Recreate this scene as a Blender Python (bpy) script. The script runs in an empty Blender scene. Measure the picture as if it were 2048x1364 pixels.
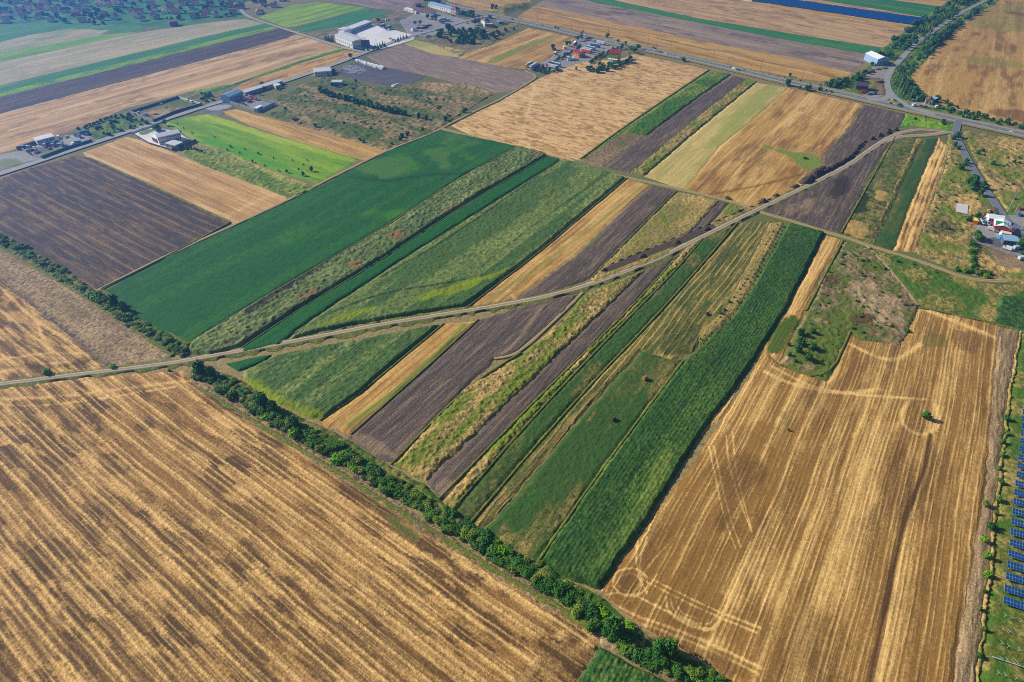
import bpy, bmesh, math, random
import numpy as np
from mathutils import Vector, Matrix
random.seed(7); RNG = np.random.default_rng(11)
SC = bpy.context.scene; COL = SC.collection
# ---------------- camera, sky, sun, exposure ----------------
H = 220.0; FPX = 1300.0; PITCH = math.radians(38.3)          # drone height, focal length in 2048-px units, tilt down
cam = bpy.data.cameras.new('camera'); camo = bpy.data.objects.new('camera', cam); COL.objects.link(camo)
cam.sensor_width = 36.0; cam.lens = 36.0*FPX/2048.0; cam.clip_start = 1.0; cam.clip_end = 12000.0
camo.location = (0, 0, H); camo.rotation_euler = (math.pi/2-PITCH, 0, 0); SC.camera = camo
SUN_EL = math.radians(30); SHX, SHY = 0.93, -0.37            # shadows fall to the right and a little towards the camera
w = bpy.data.worlds.new('World'); SC.world = w; w.use_nodes = True
nt = w.node_tree; bg = nt.nodes['Background']; sky = nt.nodes.new('ShaderNodeTexSky')
sky.sky_type = 'NISHITA'; sky.sun_disc = False; sky.sun_elevation = SUN_EL
sky.sun_rotation = math.atan2(-SHX, -SHY); sky.altitude = 200; sky.air_density = 1.0; sky.dust_density = 1.0
nt.links.new(sky.outputs[0], bg.inputs[0]); bg.inputs[1].default_value = 0.05
sl = bpy.data.lights.new('sun', 'SUN'); sl.energy = 5.0; sl.angle = math.radians(0.5); sl.color = (1.0, 0.92, 0.78)
so = bpy.data.objects.new('sun', sl); COL.objects.link(so)
sdir = Vector((SHX*math.cos(SUN_EL), SHY*math.cos(SUN_EL), -math.sin(SUN_EL))).normalized()
so.rotation_euler = sdir.to_track_quat('-Z', 'Y').to_euler(); so.location = (-400, 200, 500)
SC.view_settings.view_transform = 'Standard'; SC.view_settings.look = 'None'
SC.view_settings.exposure = 0.55; SC.view_settings.gamma = 1.0; SC.view_settings.use_curve_mapping = False
SC.cycles.volume_step_rate = 1.0; SC.cycles.max_bounces = 6; SC.cycles.volume_bounces = 1
HAZE = 0.00042; HAZE_G = 0.80; HAZE_COL = (0.12, 0.36, 1.0, 1)
SC.cycles.sample_clamp_indirect = 2.0; SC.cycles.sample_clamp_direct = 6.0
SC.cycles.filter_width = 1.05
SC.cycles.use_denoising = False

# ---------------- measuring: a point of the photograph on the ground ----------------
cp, sp = math.cos(PITCH), math.sin(PITCH)
def P(x, y, z=0.0):
    a = x-1024.0; b = 682.0-y
    dx = a; dy = FPX*cp + b*sp; dz = -FPX*sp + b*cp
    t = (z-H)/dz
    return (dx*t, dy*t)
def PA(pts): return np.array([P(*p) for p in pts], float)
def lin(c):
    c = c/255.0
    return c/12.92 if c <= 0.04045 else ((c+0.055)/1.055)**2.4
def C(r, g, b, k=1.0):
    c = [lin(r)*k, lin(g)*k, lin(b)*k]; m = 0.3*c[0]+0.6*c[1]+0.1*c[2]
    return tuple(max(0.0, m+(v-m)*(1.12 if c[1] > c[0]*1.05 and c[1] > c[2] else 1.0)) for v in c)+(1.0,)
DA = np.array((0.552, 0.834)); DB = np.array((-0.806, 0.592))

# ---------------- noise ----------------
def _h(ix, iy, s):
    n = (ix*374761393 + iy*668265263 + s*1274126177) & 0xffffffff
    n = ((n ^ (n >> 13))*1274126177) & 0xffffffff
    return ((n ^ (n >> 16)) & 0xffff)/65535.0
def vn(x, y, s=0):
    xi = np.floor(x); yi = np.floor(y); fx = x-xi; fy = y-yi
    xi = xi.astype(np.int64); yi = yi.astype(np.int64)
    fx = fx*fx*(3-2*fx); fy = fy*fy*(3-2*fy)
    a = _h(xi, yi, s); b = _h(xi+1, yi, s); c = _h(xi, yi+1, s); d = _h(xi+1, yi+1, s)
    return (a*(1-fx)+b*fx)*(1-fy)+(c*(1-fx)+d*fx)*fy
def fbm(x, y, s=0, o=3):
    t = 0; a = 1; n = 0
    for k in range(o):
        t = t+a*vn(x*2**k+17*k, y*2**k-9*k, s+k); n += a; a *= 0.55
    return t/n
def sst(a, b, x):
    t = np.clip((x-a)/(b-a), 0, 1); return t*t*(3-2*t)
def inside(poly, X, Y):
    r = np.zeros(X.shape, bool); n = len(poly)
    for i in range(n):
        x1, y1 = poly[i]; x2, y2 = poly[(i+1) % n]
        if y1 == y2: continue
        r ^= ((y1 > Y) != (y2 > Y)) & (X < (x2-x1)*(Y-y1)/(y2-y1)+x1)
    return r
def near(poly, X, Y, closed=True):
    best = np.full(X.shape, 1e18); bx = X.copy(); by = Y.copy(); n = len(poly)
    for i in range(n if closed else n-1):
        x1, y1 = poly[i]; x2, y2 = poly[(i+1) % n]; dx, dy = x2-x1, y2-y1
        L = dx*dx+dy*dy
        if L < 1e-9: continue
        t = np.clip(((X-x1)*dx+(Y-y1)*dy)/L, 0, 1); px = x1+t*dx; py = y1+t*dy
        d = (X-px)**2+(Y-py)**2; m = d < best
        best = np.where(m, d, best); bx = np.where(m, px, bx); by = np.where(m, py, by)
    return np.sqrt(best), bx, by
def smooth(pts, it=2, closed=False):
    pts = [tuple(p) for p in pts]
    for _ in range(it):
        o = []; n = len(pts)
        if not closed: o.append(pts[0])
        for i in range(n if closed else n-1):
            a, b = pts[i], pts[(i+1) % n]
            o.append((a[0]*.75+b[0]*.25, a[1]*.75+b[1]*.25)); o.append((a[0]*.25+b[0]*.75, a[1]*.25+b[1]*.75))
        if not closed: o.append(pts[-1])
        pts = o
    return pts

# ---------------- tagging ----------------
def tag(o, label=None, cat=None, group=None, kind=None):
    if label: o['label'] = label
    if cat: o['category'] = cat
    if group: o['group'] = group
    if kind: o['kind'] = kind
    return o
def link(name, me, mat=None, parent=None):
    o = bpy.data.objects.new(name, me); COL.objects.link(o)
    if mat is not None and not me.materials: me.materials.append(mat)
    if parent is not None: o.parent = parent
    return o
def empty(name, loc=(0, 0, 0), rz=0.0):
    o = bpy.data.objects.new(name, None); COL.objects.link(o); o.location = loc; o.rotation_euler = (0, 0, rz)
    o.empty_display_size = 0.5
    return o
def copy_tree(o, parent=None):
    c = o.copy(); COL.objects.link(c); c.parent = parent
    for ch in KIDS.get(o.name, ()): KIDS.setdefault(c.name, []).append(copy_tree(ch, c))
    return c
KIDS = {}
def kid(root, o): KIDS.setdefault(root.name, []).append(o); return o

# ---------------- materials ----------------
def newmat(name, rough=0.9):
    m = bpy.data.materials.new(name); m.use_nodes = True
    b = m.node_tree.nodes['Principled BSDF']; b.inputs['Roughness'].default_value = rough
    b.inputs['Specular IOR Level'].default_value = 0.25
    return m, m.node_tree.nodes, m.node_tree.links, b
def mixc(N, L, fac, a, b, blend='MIX'):
    m = N.new('ShaderNodeMix'); m.data_type = 'RGBA'; m.blend_type = blend
    for k, v in ((0, fac), (6, a), (7, b)):
        if isinstance(v, (tuple, float, int)): m.inputs[k].default_value = v
        else: L.new(v, m.inputs[k])
    return m.outputs[2]
def math_(N, L, op, a, b=0.0, c=None, clamp=False):
    m = N.new('ShaderNodeMath'); m.operation = op; m.use_clamp = clamp
    for k, v in ((0, a), (1, b), (2, c)):
        if v is None: continue
        if isinstance(v, (float, int)): m.inputs[k].default_value = v
        else: L.new(v, m.inputs[k])
    return m.outputs[0]
def noise(N, L, vec, scale, detail=3, rough=0.6):
    n = N.new('ShaderNodeTexNoise'); n.inputs['Scale'].default_value = scale
    n.inputs['Detail'].default_value = detail; n.inputs['Roughness'].default_value = rough
    if vec is not None: L.new(vec, n.inputs['Vector'])
    return n.outputs['Fac']
def ground_mat(name, base, light, dark, green, fine=1.0, streak=(0.12, 1.4), kf=0.5, ks=0.5, bump=0.25, val=0.35):
    """mask attribute: R light, G dark, B green; fine noise and row streaks break the masks up"""
    m, N, L, b = newmat(name)
    uv = N.new('ShaderNodeUVMap'); tc = N.new('ShaderNodeTexCoord')
    mp = N.new('ShaderNodeMapping'); mp.inputs['Scale'].default_value = (streak[0], streak[1], 1); L.new(uv.outputs[0], mp.inputs[0])
    n1 = noise(N, L, tc.outputs['Object'], fine, 4, 0.65)
    n2 = noise(N, L, mp.outputs[0], 1.0, 3, 0.6)
    n3 = noise(N, L, tc.outputs['Object'], 0.045, 4, 0.6)
    at = N.new('ShaderNodeAttribute'); at.attribute_name = 'mask'
    sp_ = N.new('ShaderNodeSeparateColor'); L.new(at.outputs['Color'], sp_.inputs[0])
    a1 = math_(N, L, 'MULTIPLY_ADD', n1, kf*2, -kf); a2 = math_(N, L, 'MULTIPLY_ADD', n2, ks*2, -ks)
    a = math_(N, L, 'ADD', a1, a2)
    l = math_(N, L, 'ADD', sp_.outputs[0], a, None, True)
    na = math_(N, L, 'MULTIPLY', a, -0.9)
    d = math_(N, L, 'ADD', sp_.outputs[1], na, None, True)
    g = math_(N, L, 'MULTIPLY_ADD', a1, 0.8, sp_.outputs[2], True)
    g = math_(N, L, 'MULTIPLY', g, math_(N, L, 'MULTIPLY', sp_.outputs[2], 3.0, None, True), None, True)
    c = mixc(N, L, l, base, light); c = mixc(N, L, d, c, dark); c = mixc(N, L, g, c, green)
    v = math_(N, L, 'MULTIPLY_ADD', n1, val*2.2, 1-val*1.1); v2 = math_(N, L, 'MULTIPLY_ADD', n3, val, 1-val*0.5)
    v = math_(N, L, 'MULTIPLY', v, v2)
    sc = N.new('ShaderNodeVectorMath'); sc.operation = 'SCALE'; L.new(c, sc.inputs[0]); L.new(v, sc.inputs['Scale'])
    L.new(sc.outputs[0], b.inputs['Base Color'])
    if bump:
        bm_ = N.new('ShaderNodeBump'); bm_.inputs['Distance'].default_value = bump; bm_.inputs['Strength'].default_value = 0.8
        hh = math_(N, L, 'ADD', n1, math_(N, L, 'MULTIPLY', n2, 0.7)); L.new(hh, bm_.inputs['Height']); L.new(bm_.outputs[0], b.inputs['Normal'])
    return m
def flat_mat(name, col, rough=0.7, var=0.15, scale=0.6, metallic=0.0, spec=0.3):
    if name in bpy.data.materials: return bpy.data.materials[name]
    m, N, L, b = newmat(name, rough); tc = N.new('ShaderNodeTexCoord')
    n1 = noise(N, L, tc.outputs['Object'], scale, 4, 0.6)
    v = math_(N, L, 'MULTIPLY_ADD', n1, var*2, 1-var)
    sc = N.new('ShaderNodeVectorMath'); sc.operation = 'SCALE'; sc.inputs[0].default_value = col[:3]; L.new(v, sc.inputs['Scale'])
    L.new(sc.outputs[0], b.inputs['Base Color']); b.inputs['Metallic'].default_value = metallic; b.inputs['Specular IOR Level'].default_value = spec
    return m
def leaf_mat(name, a, b_, hue=0.5):
    m, N, L, b = newmat(name, 0.75); oi = N.new('ShaderNodeObjectInfo'); tc = N.new('ShaderNodeTexCoord')
    n1 = noise(N, L, tc.outputs['Object'], 2.2, 3, 0.6)
    f = math_(N, L, 'ADD', math_(N, L, 'MULTIPLY_ADD', n1, 1.6, -0.8), math_(N, L, 'MULTIPLY_ADD', oi.outputs['Random'], hue*1.2, 0.2), None, True)
    c = mixc(N, L, f, a, b_); L.new(c, b.inputs['Base Color'])
    return m

# ---------------- field sheets with relief ----------------
LAY = [0.02]
def mesh_np(name, V, F, uv=None, mask=None):
    me = bpy.data.meshes.new(name); n = len(V); k = F.shape[1]
    me.vertices.add(n); me.vertices.foreach_set('co', V.astype(np.float32).ravel())
    me.loops.add(F.size); me.loops.foreach_set('vertex_index', F.astype(np.int32).ravel())
    me.polygons.add(len(F)); me.polygons.foreach_set('loop_start', (np.arange(len(F))*k).astype(np.int32))
    me.update(calc_edges=True)
    if uv is not None:
        l = me.uv_layers.new(name='UVMap'); l.data.foreach_set('uv', uv[F.ravel()].astype(np.float32).ravel())
    if mask is not None:
        a = me.attributes.new('mask', 'FLOAT_COLOR', 'POINT'); a.data.foreach_set('color', mask.astype(np.float32).ravel())
    me.polygons.foreach_set('use_smooth', np.ones(len(F), bool)); me.update()
    return me
def warp(x, y, dep=300):
    k = 1.0 if dep < 900 else 1.4
    return (x+(fbm(x/6, y/6, 71, 3)-0.5)*2.2*k, y+(fbm(x/6, y/6, 77, 3)-0.5)*2.2*k)
def field(name, pts, mat, rows='A', pat=None, h=0.0, rough=0.0, lump=2.0, cell=None, cs=1.0, stamps=(), kind='structure', label=None, cat=None, edge=None, lift=None, rnd=0):
    poly = PA(pts)
    if rnd: poly = np.array(smooth(poly, rnd, True))
    if isinstance(rows, str): d = DA if rows == 'A' else DB
    else:
        a, b_ = PA(rows); d = (b_-a)/np.linalg.norm(b_-a)
    nv = np.array((-d[1], d[0]))
    pu = poly@d; pv = poly@nv
    vis = poly[:, 1]*cp+H*sp; dep = max(200.0, float(np.percentile(vis, 30)))
    if cell is None: cell = min(4.0, max(0.4, dep/650*1.15*(1.0 if (h or pat) else 2.0)))*cs
    nu = int((pu.max()-pu.min())/cell)+2; nw = int((pv.max()-pv.min())/cell)+2
    U, W = np.meshgrid(pu.min()-cell*0.3+np.arange(nu+1)*cell, pv.min()-cell*0.3+np.arange(nw+1)*cell, indexing='ij')
    X = U*d[0]+W*nv[0]; Y = U*d[1]+W*nv[1]
    ins = inside(poly, X, Y)
    keep = ins[:-1, :-1] | ins[1:, :-1] | ins[:-1, 1:] | ins[1:, 1:]
    idx = np.arange(X.size).reshape(X.shape)
    F = np.stack([idx[:-1, :-1][keep], idx[1:, :-1][keep], idx[1:, 1:][keep], idx[:-1, 1:][keep]], 1)
    used, inv = np.unique(F.ravel(), return_inverse=True); F = inv.reshape(F.shape)
    if np.cross(d, nv) < 0: F = F[:, ::-1]
    x = X.ravel()[used]; y = Y.ravel()[used]; i_ = ins.ravel()[used]
    dist, bx, by = near(poly, x, y)
    x = np.where(i_, x, bx); y = np.where(i_, y, by); dist = np.where(i_, dist, 0)
    u = x*d[0]+y*d[1]; v = x*nv[0]+y*nv[1]
    L0 = LAY[0] if lift is None else lift
    if lift is None: LAY[0] += 0.006
    mask = np.zeros((len(x), 4)); z = np.zeros(len(x))
    if pat is not None:
        r = pat(u, v, x, y); mask[:, 0] = r[0]; mask[:, 1] = r[1]; mask[:, 2] = r[2]; z = z+r[3]
    for s in stamps:
        kd, sp_, ch, amt, wd = s[:5]; q = PA(sp_)
        if kd == 'line': q = np.array(smooth(q, 2)); dd, _, _ = near(q, x, y, False); f = np.exp(-(dd/wd)**2)
        elif kd == 'poly':
            q = np.array(smooth(q, 2, True)); ii = inside(q, x, y); dd, _, _ = near(q, x, y)
            dd = np.where(ii, dd, -dd)+(fbm(u/(wd*4), v/(wd*2), 31, 3)-0.5)*wd*3; f = sst(-wd*.6, wd*.6, dd)
        if ch == 3: z = z*(1-f*amt)
        else:
            for c2 in range(3):
                if c2 != ch and kd == 'poly': mask[:, c2] *= (1-f*min(1, abs(amt)))
            mask[:, ch] = np.clip(mask[:, ch]+f*amt, -1, 1.4)
    if any(k in name for k in ('scrub', 'verge', 'weed', 'grass_corner')) and kind == 'structure':
        for fp in FLAT:
            if fp[:, 0].max() < x.min() or fp[:, 0].min() > x.max() or fp[:, 1].max() < y.min() or fp[:, 1].min() > y.max(): continue
            z = np.where(inside(fp, x, y), 0.0, z)
        for fl, wd in FLATL:
            dd, _, _ = near(fl, x, y, False); z = z*sst(wd-2, wd+1, dd)
    ef = sst(0, edge if edge else (1.6 if h > 0.9 else max(0.35, cell*0.9)), dist)
    z = (z+h+rough*(fbm(x/lump, y/lump, 5+rnd, 2)-0.5)*2)*ef
    wx, wy = warp(x, y, dep); we = np.exp(-dist/2.5); x = x+(wx-x)*we; y = y+(wy-y)*we
    V = np.stack([x, y, np.maximum(z, 0)+0.01+(L0-0.01)*(sst(0, 2.2, dist) if dep < 700 else sst(0, 0.5, dist))], 1)
    me = mesh_np(name, V, F, np.stack([u, v], 1), mask)
    o = link(name, me, mat); tag(o, label, cat, None, kind)
    TRI[0] += len(F)*2
    return o
TRI = [0]; FLAT = []; FLATL = []
def strip(name, pts, width, mat, lift=0.0, kind='structure', sm=2, step=3.0, crown=0.0, label=None, cat=None, w2=None, rag=0.0):
    """a road or track following pts (photo pixels); width in metres"""
    q = np.array(smooth(PA(pts), sm)); seg = np.linalg.norm(np.diff(q, axis=0), axis=1); s = np.concatenate([[0], np.cumsum(seg)])
    n = max(2, int(s[-1]/step)); t = np.linspace(0, s[-1], n+1)
    X = np.interp(t, s, q[:, 0]); Y = np.interp(t, s, q[:, 1])
    T = np.stack([np.gradient(X), np.gradient(Y)], 1); T /= np.linalg.norm(T, axis=1)[:, None]
    Nn = np.stack([T[:, 1], -T[:, 0]], 1); K = 7; cs_ = np.linspace(-0.5, 0.5, K)
    W = np.linspace(width, w2 if w2 else width, n+1)
    V = []; uv = []
    for j in range(K):
        o_ = cs_[j]*W
        if rag and j in (0, K-1): o_ = o_*(1+rag*(vn(t/4, t*0+j, 3)-0.5)*2)
        V.append(np.stack([X+Nn[:, 0]*o_, Y+Nn[:, 1]*o_, np.full(n+1, lift+crown*(1-4*cs_[j]**2)-(0.5 if (rag and j in (0, K-1)) else 0.0))], 1)); uv.append(np.stack([t, o_/W*1.0], 1))
    V = np.concatenate(V); uv = np.concatenate(uv); i = np.arange(n)
    F = np.concatenate([np.stack([j*(n+1)+i, j*(n+1)+i+1, (j+1)*(n+1)+i+1, (j+1)*(n+1)+i], 1) for j in range(K-1)])
    F = F[:, ::-1]
    me = mesh_np(name, V, F, uv); o = link(name, me, mat); tag(o, label, cat, None, kind); TRI[0] += len(F)*2
    return o
def road_mat(name, base, edge, track, kt=0.5, rough=0.85, dash=False, fine=0.8):
    m, N, L, b = newmat(name, rough); uv = N.new('ShaderNodeUVMap'); sx = N.new('ShaderNodeSeparateXYZ'); L.new(uv.outputs[0], sx.inputs[0])
    tc = N.new('ShaderNodeTexCoord'); n1 = noise(N, L, tc.outputs['Object'], fine, 4, 0.65); n2 = noise(N, L, tc.outputs['Object'], 0.12, 3, 0.6)
    av = math_(N, L, 'ABSOLUTE', sx.outputs[1]); e = math_(N, L, 'MULTIPLY_ADD', n1, 0.3, av)
    ef = math_(N, L, 'MULTIPLY_ADD', e, 8.0, -4.3, True)
    tr = math_(N, L, 'ABSOLUTE', math_(N, L, 'SUBTRACT', av, 0.22)); tf = math_(N, L, 'MULTIPLY_ADD', tr, -9.0, 1.0, True)
    tf = math_(N, L, 'MULTIPLY', tf, kt)
    c = mixc(N, L, tf, base, track); c = mixc(N, L, ef, c, edge)
    v = math_(N, L, 'MULTIPLY', math_(N, L, 'MULTIPLY_ADD', n1, 0.3, 0.85), math_(N, L, 'MULTIPLY_ADD', n2, 0.3, 0.85))
    sc = N.new('ShaderNodeVectorMath'); sc.operation = 'SCALE'; L.new(c, sc.inputs[0]); L.new(v, sc.inputs['Scale']); L.new(sc.outputs[0], b.inputs['Base Color'])
    return m
# ---------------- ground patterns: (light, dark, green, height) ----------------
Z0 = lambda u: np.zeros_like(u)
def pat_windrow(period=8.3, w=0.85, hg=0.32, patch=1.0, fill=0.35, warp=3.0, s=0, off=0.0, lines=0.35, comb=True, broken=0.0):
    def f(u, v, x, y):
        vv = v+(fbm(u/45, v/60, s, 2)-0.5)*warp*2+(vn(u/9, v/20, s+3)-0.5)*0.35+off
        ph = ((vv/period) % 1-0.5)*period; k = np.floor(vv/period)
        lump = fbm(u/1.3, v/1.1, s+9, 2)
        row = np.exp(-(ph/w)**2)
        if broken: row = row*sst(broken-0.15, broken+0.15, fbm(u/14, k*3.7, s+5, 2))
        ln = (np.exp(-((np.abs(ph)-period*0.27)/0.35)**2))*sst(0.35, 0.6, fbm(u/50, k*2.3, s+6, 2))
        ln2 = np.exp(-((ph-period*0.41)/0.25)**2)*sst(0.4, 0.6, fbm(u/60, k*5.3, s+7, 2))
        cb = (np.abs((u+vn(u/9, v/9, s+2)*3) % 2.6-1.3)*0.16 if comb else 0)
        pt = fbm(u/14, vv/4.2+cb+k*0.37, s+11, 3); tn = fbm(u/55, v/30, s+13, 2)
        fi = (fbm(u/4.5, v/0.75, s+15, 3)-0.5)*0.8+(fbm(u/90, vv/0.85, s+16, 2)-0.5)*1.5
        dk = sst(0.50, 0.57, pt+(tn-0.5)*0.35)*patch*(0.55+0.9*vn(k*1.7, np.floor(u/17), s+4))*(1-row)
        lt = sst(0.58, 0.30, pt)*fill+fi*1.5*fill+(tn-0.5)*0.3
        more = 0
        for j, (o_, w2, a2) in enumerate(((-0.33, 0.28, 0.8), (-0.18, 0.2, 0.5), (0.16, 0.22, 0.6), (0.36, 0.3, 0.7))):
            more = more+np.exp(-((ph-period*o_)/w2)**2)*a2*sst(0.25, 0.6, fbm(u/45, k*1.9+j*7, s+40+j, 2))
        dk = dk*(1-0.8*np.clip(more*lines*2, 0, 1))
        light = row*(0.8+0.5*(lump-0.3))+ln*lines+more*lines*1.3+lt
        return light, dk*(1-0.6*ln), Z0(u), row*hg*(0.55+0.9*lump)+0.12*lump
    return f
def pat_streak(pl=2.6, pd=7.0, la=0.6, da=0.6, ul=70.0, s=0, bumpy=0.1, th=0.5, green=0.0):
    def f(u, v, x, y):
        a = fbm(u/ul, v/pl, s, 3); b = fbm(u/(ul*0.45), v/pd, s+5, 3); c = fbm(u/9, v/4, s+8, 2)
        light = sst(th-0.12, th+0.2, a)*la; dark = sst(0.5, 0.68, b*0.65+c*0.35)*da
        g = sst(0.5, 0.7, fbm(u/60, v/14, s+21, 2))*green
        return light, dark, g, bumpy*fbm(u/4, v/0.8, s+2, 2)
    return f
def pat_combine(period=6.0, la=0.8, da=0.8, s=0, fine=1.0, ul=120.0, warp=1.5, thin=0.28):
    """harvested strips: paired thin straw lines, broad tone bands"""
    def f(u, v, x, y):
        vv = v+(fbm(u/60, v/80, s, 2)-0.5)*warp*2; k = np.floor(vv/period); ph = ((vv/period) % 1-0.5)*period
        amp = 0.4+0.8*fbm(u/70, k*7.7, s+3, 2)
        l1 = np.exp(-((ph-period*0.2)/thin)**2)*amp; l2 = np.exp(-((ph+period*0.12)/(thin*0.8))**2)*amp
        band = vn(k*3.1, k*0+2, s+4); tone = fbm(u/ul, v/9.0, s+6, 3); pt = fbm(u/26, v/7, s+7, 3); fi = fbm(u/5, v/0.7, s+8, 3)*0.5+fbm(u/90, vv/0.8, s+9, 2)*0.9-0.2
        light = (l1+l2)*la*0.8+(sst(0.42, 0.75, tone*0.55+band*0.45))*la*0.55+(fi-0.5)*0.7*fine
        dark = sst(0.45, 0.7, (1-tone)*0.5+pt*0.5)*da
        return light, dark*(1-0.7*np.clip(l1+l2, 0, 1)), Z0(u), 0.16*np.clip(l1+l2, 0, 1)+0.1*fi
    return f
def pat_plow(period=1.6, la=0.45, s=0, hg=0.22, patch=0.3):
    def f(u, v, x, y):
        a = fbm(u/18, v/0.75, s, 3); b = fbm(u/35, v/14, s+3, 3)
        light = sst(0.5, 0.78, a)*la+(b-0.5)*patch; dark = sst(0.52, 0.2, a)*0.5
        return light, dark, Z0(u), hg*fbm(u/5, v/0.8, s+7, 2)
    return f
def pat_crop(rowamp=0.1, la=0.35, da=0.35, hv=0.5, sc=1.7, s=0, band=0.0, bs=9.0, rowp=1.6):
    def f(u, v, x, y):
        n = fbm(x/sc, y/sc, s, 3); m = fbm(u/40, v/10, s+4, 3); r = np.sin(v*2*math.pi/rowp+fbm(u/20, v/9, s+2, 1)*5)
        b = (sst(0.4, 0.62, fbm(u/160, v/bs, s+8, 2))-0.5)*2*band
        light = sst(0.45, 0.75, n*0.5+m*0.5)*la+b; dark = sst(0.55, 0.3, n)*da
        return light, dark, Z0(u), hv*(n-0.5)*2+rowamp*r+ (m-0.5)*hv*0.6
    return f
def pat_weed(la=0.7, ga=0.6, da=0.35, hv=0.8, sc=2.0, s=0, us=30.0, vs=9.0, gt=0.5):
    def f(u, v, x, y):
        n = fbm(x/sc, y/sc, s, 3); m = fbm(u/us, v/vs, s+4, 4); g = fbm(u/us*1.4, v/vs*1.1, s+9, 3)
        light = sst(0.35, 0.7, m*0.6+n*0.4)*la; green = sst(gt-0.08, gt+0.14, g)*ga; dark = sst(0.5, 0.25, n)*da
        return light, dark, green, hv*np.maximum(0, (n-0.38))*2.2
    return f
def pat_none(s=0, la=0.3, da=0.3, sc=25.0):
    def f(u, v, x, y):
        return sst(0.4, 0.7, fbm(x/sc, y/sc, s, 4))*la, sst(0.45, 0.7, fbm(x/sc*1.3, y/sc*1.3, s+5, 4))*da, Z0(u), Z0(u)
    return f

# ---------------- ground materials ----------------
STRAW = C(218, 178, 112); TAN = C(176, 132, 78); BROWN = C(104, 74, 40); GRN = C(60, 92, 34)
mStub = ground_mat('stubble_straw', C(146, 106, 54), C(226, 182, 110), C(92, 66, 36), C(70, 98, 44), 1.3, (0.10, 1.1), 0.5, 0.4, 0.4, 0.5)
mStubR = ground_mat('stubble_golden', C(150, 110, 52), C(236, 192, 116), C(90, 62, 30), C(78, 96, 36), 1.1, (0.06, 1.6), 0.3, 0.55, 0.22, 0.4)
mStubF = ground_mat('stubble_pale', C(186, 146, 92), C(222, 186, 130), C(140, 104, 66), C(90, 116, 60), 0.6, (0.03, 0.7), 0.3, 0.35, 0.15, 0.25)
mStubO = ground_mat('stubble_orange', C(188, 144, 70), C(228, 188, 118), C(136, 96, 44), C(120, 134, 60), 0.6, (0.03, 0.9), 0.3, 0.5, 0.15, 0.3)
mStubW = ground_mat('stubble_warm', C(190, 146, 84), C(228, 188, 126), C(152, 110, 60), C(120, 134, 60), 0.7, (0.03, 0.9), 0.3, 0.5, 0.2, 0.35)
mStubG = ground_mat('stubble_greenish', C(190, 168, 96), C(224, 196, 120), C(152, 146, 70), C(128, 150, 64), 0.6, (0.03, 0.9), 0.3, 0.45, 0.15, 0.25)
mRough = ground_mat('rough_stubble', C(142, 118, 84), C(198, 166, 116), C(84, 70, 58), C(70, 90, 44), 1.4, (0.3, 1.0), 0.8, 0.3, 0.5, 0.5)
mPlow = ground_mat('ploughed_soil', C(94, 80, 72), C(150, 126, 98), C(54, 46, 44), C(104, 112, 50), 1.2, (0.10, 1.8), 0.6, 0.6, 0.4, 0.4)
mDark = ground_mat('dark_soil', C(72, 62, 58), C(140, 110, 74), C(52, 46, 50), C(70, 90, 44), 0.9, (0.12, 1.2), 0.5, 0.4, 0.3, 0.35)
mPlowF = ground_mat('ploughed_soil_pale', C(140, 120, 104), C(182, 156, 126), C(104, 90, 86), C(110, 120, 60), 0.6, (0.04, 0.7), 0.3, 0.4, 0.2, 0.25)
mSoy = ground_mat('soy_leaves', C(34, 90, 36), C(78, 128, 40), C(14, 56, 22), C(108, 140, 62), 0.9, (0.10, 0.9), 0.22, 0.34, 0.35, 0.35)
mTall = ground_mat('tall_crop_leaves', C(54, 88, 38), C(124, 142, 68), C(22, 44, 20), C(100, 130, 50), 1.3, (0.25, 0.8), 0.45, 0.15, 0.5, 0.5)
mCorn = ground_mat('maize_leaves', C(80, 106, 54), C(150, 158, 92), C(30, 58, 26), C(136, 150, 46), 1.2, (0.15, 1.0), 0.35, 0.3, 0.5, 0.45)
mReed = ground_mat('reed_weeds', C(92, 112, 62), C(142, 150, 90), C(44, 38, 26), C(142, 100, 58), 1.1, (0.3, 0.8), 0.6, 0.2, 0.6, 0.5)
mWeed = ground_mat('dry_weeds', C(142, 128, 66), C(200, 164, 96), C(62, 62, 32), C(104, 122, 42), 1.2, (0.2, 0.8), 0.7, 0.3, 0.6, 0.5)
mWeedG = ground_mat('green_weeds', C(98, 122, 42), C(166, 166, 74), C(44, 70, 28), C(64, 102, 34), 1.1, (0.25, 0.8), 0.5, 0.25, 0.5, 0.45)
mGrass = ground_mat('mown_grass', C(80, 92, 44), C(186, 152, 84), C(44, 58, 28), C(58, 86, 38), 1.1, (0.10, 1.0), 0.45, 0.5, 0.35, 0.55)
mLime = ground_mat('bright_meadow', C(112, 150, 44), C(168, 184, 70), C(76, 118, 40), C(84, 148, 40), 0.7, (0.06, 0.6), 0.3, 0.4, 0.2, 0.3)
mScrub = ground_mat('scrub_ground', C(134, 120, 76), C(178, 146, 100), C(70, 76, 42), C(80, 98, 46), 0.5, (0.2, 0.5), 0.7, 0.2, 0.6, 0.4)
mRubble = ground_mat('bare_rubble', C(120, 102, 68), C(172, 146, 108), C(92, 68, 42), C(92, 106, 44), 1.2, (0.4, 0.6), 0.7, 0.2, 0.5, 0.5)
mGravel = ground_mat('grey_gravel', C(150, 146, 142), C(186, 178, 166), C(100, 96, 96), C(110, 124, 76), 0.6, (0.2, 0.3), 0.4, 0.15, 0.05, 0.25)
mConc = ground_mat('pale_concrete', C(232, 230, 226), C(240, 240, 236), C(204, 202, 198), C(110, 124, 76), 0.4, (0.2, 0.3), 0.2, 0.1, 0.02, 0.12)
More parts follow.
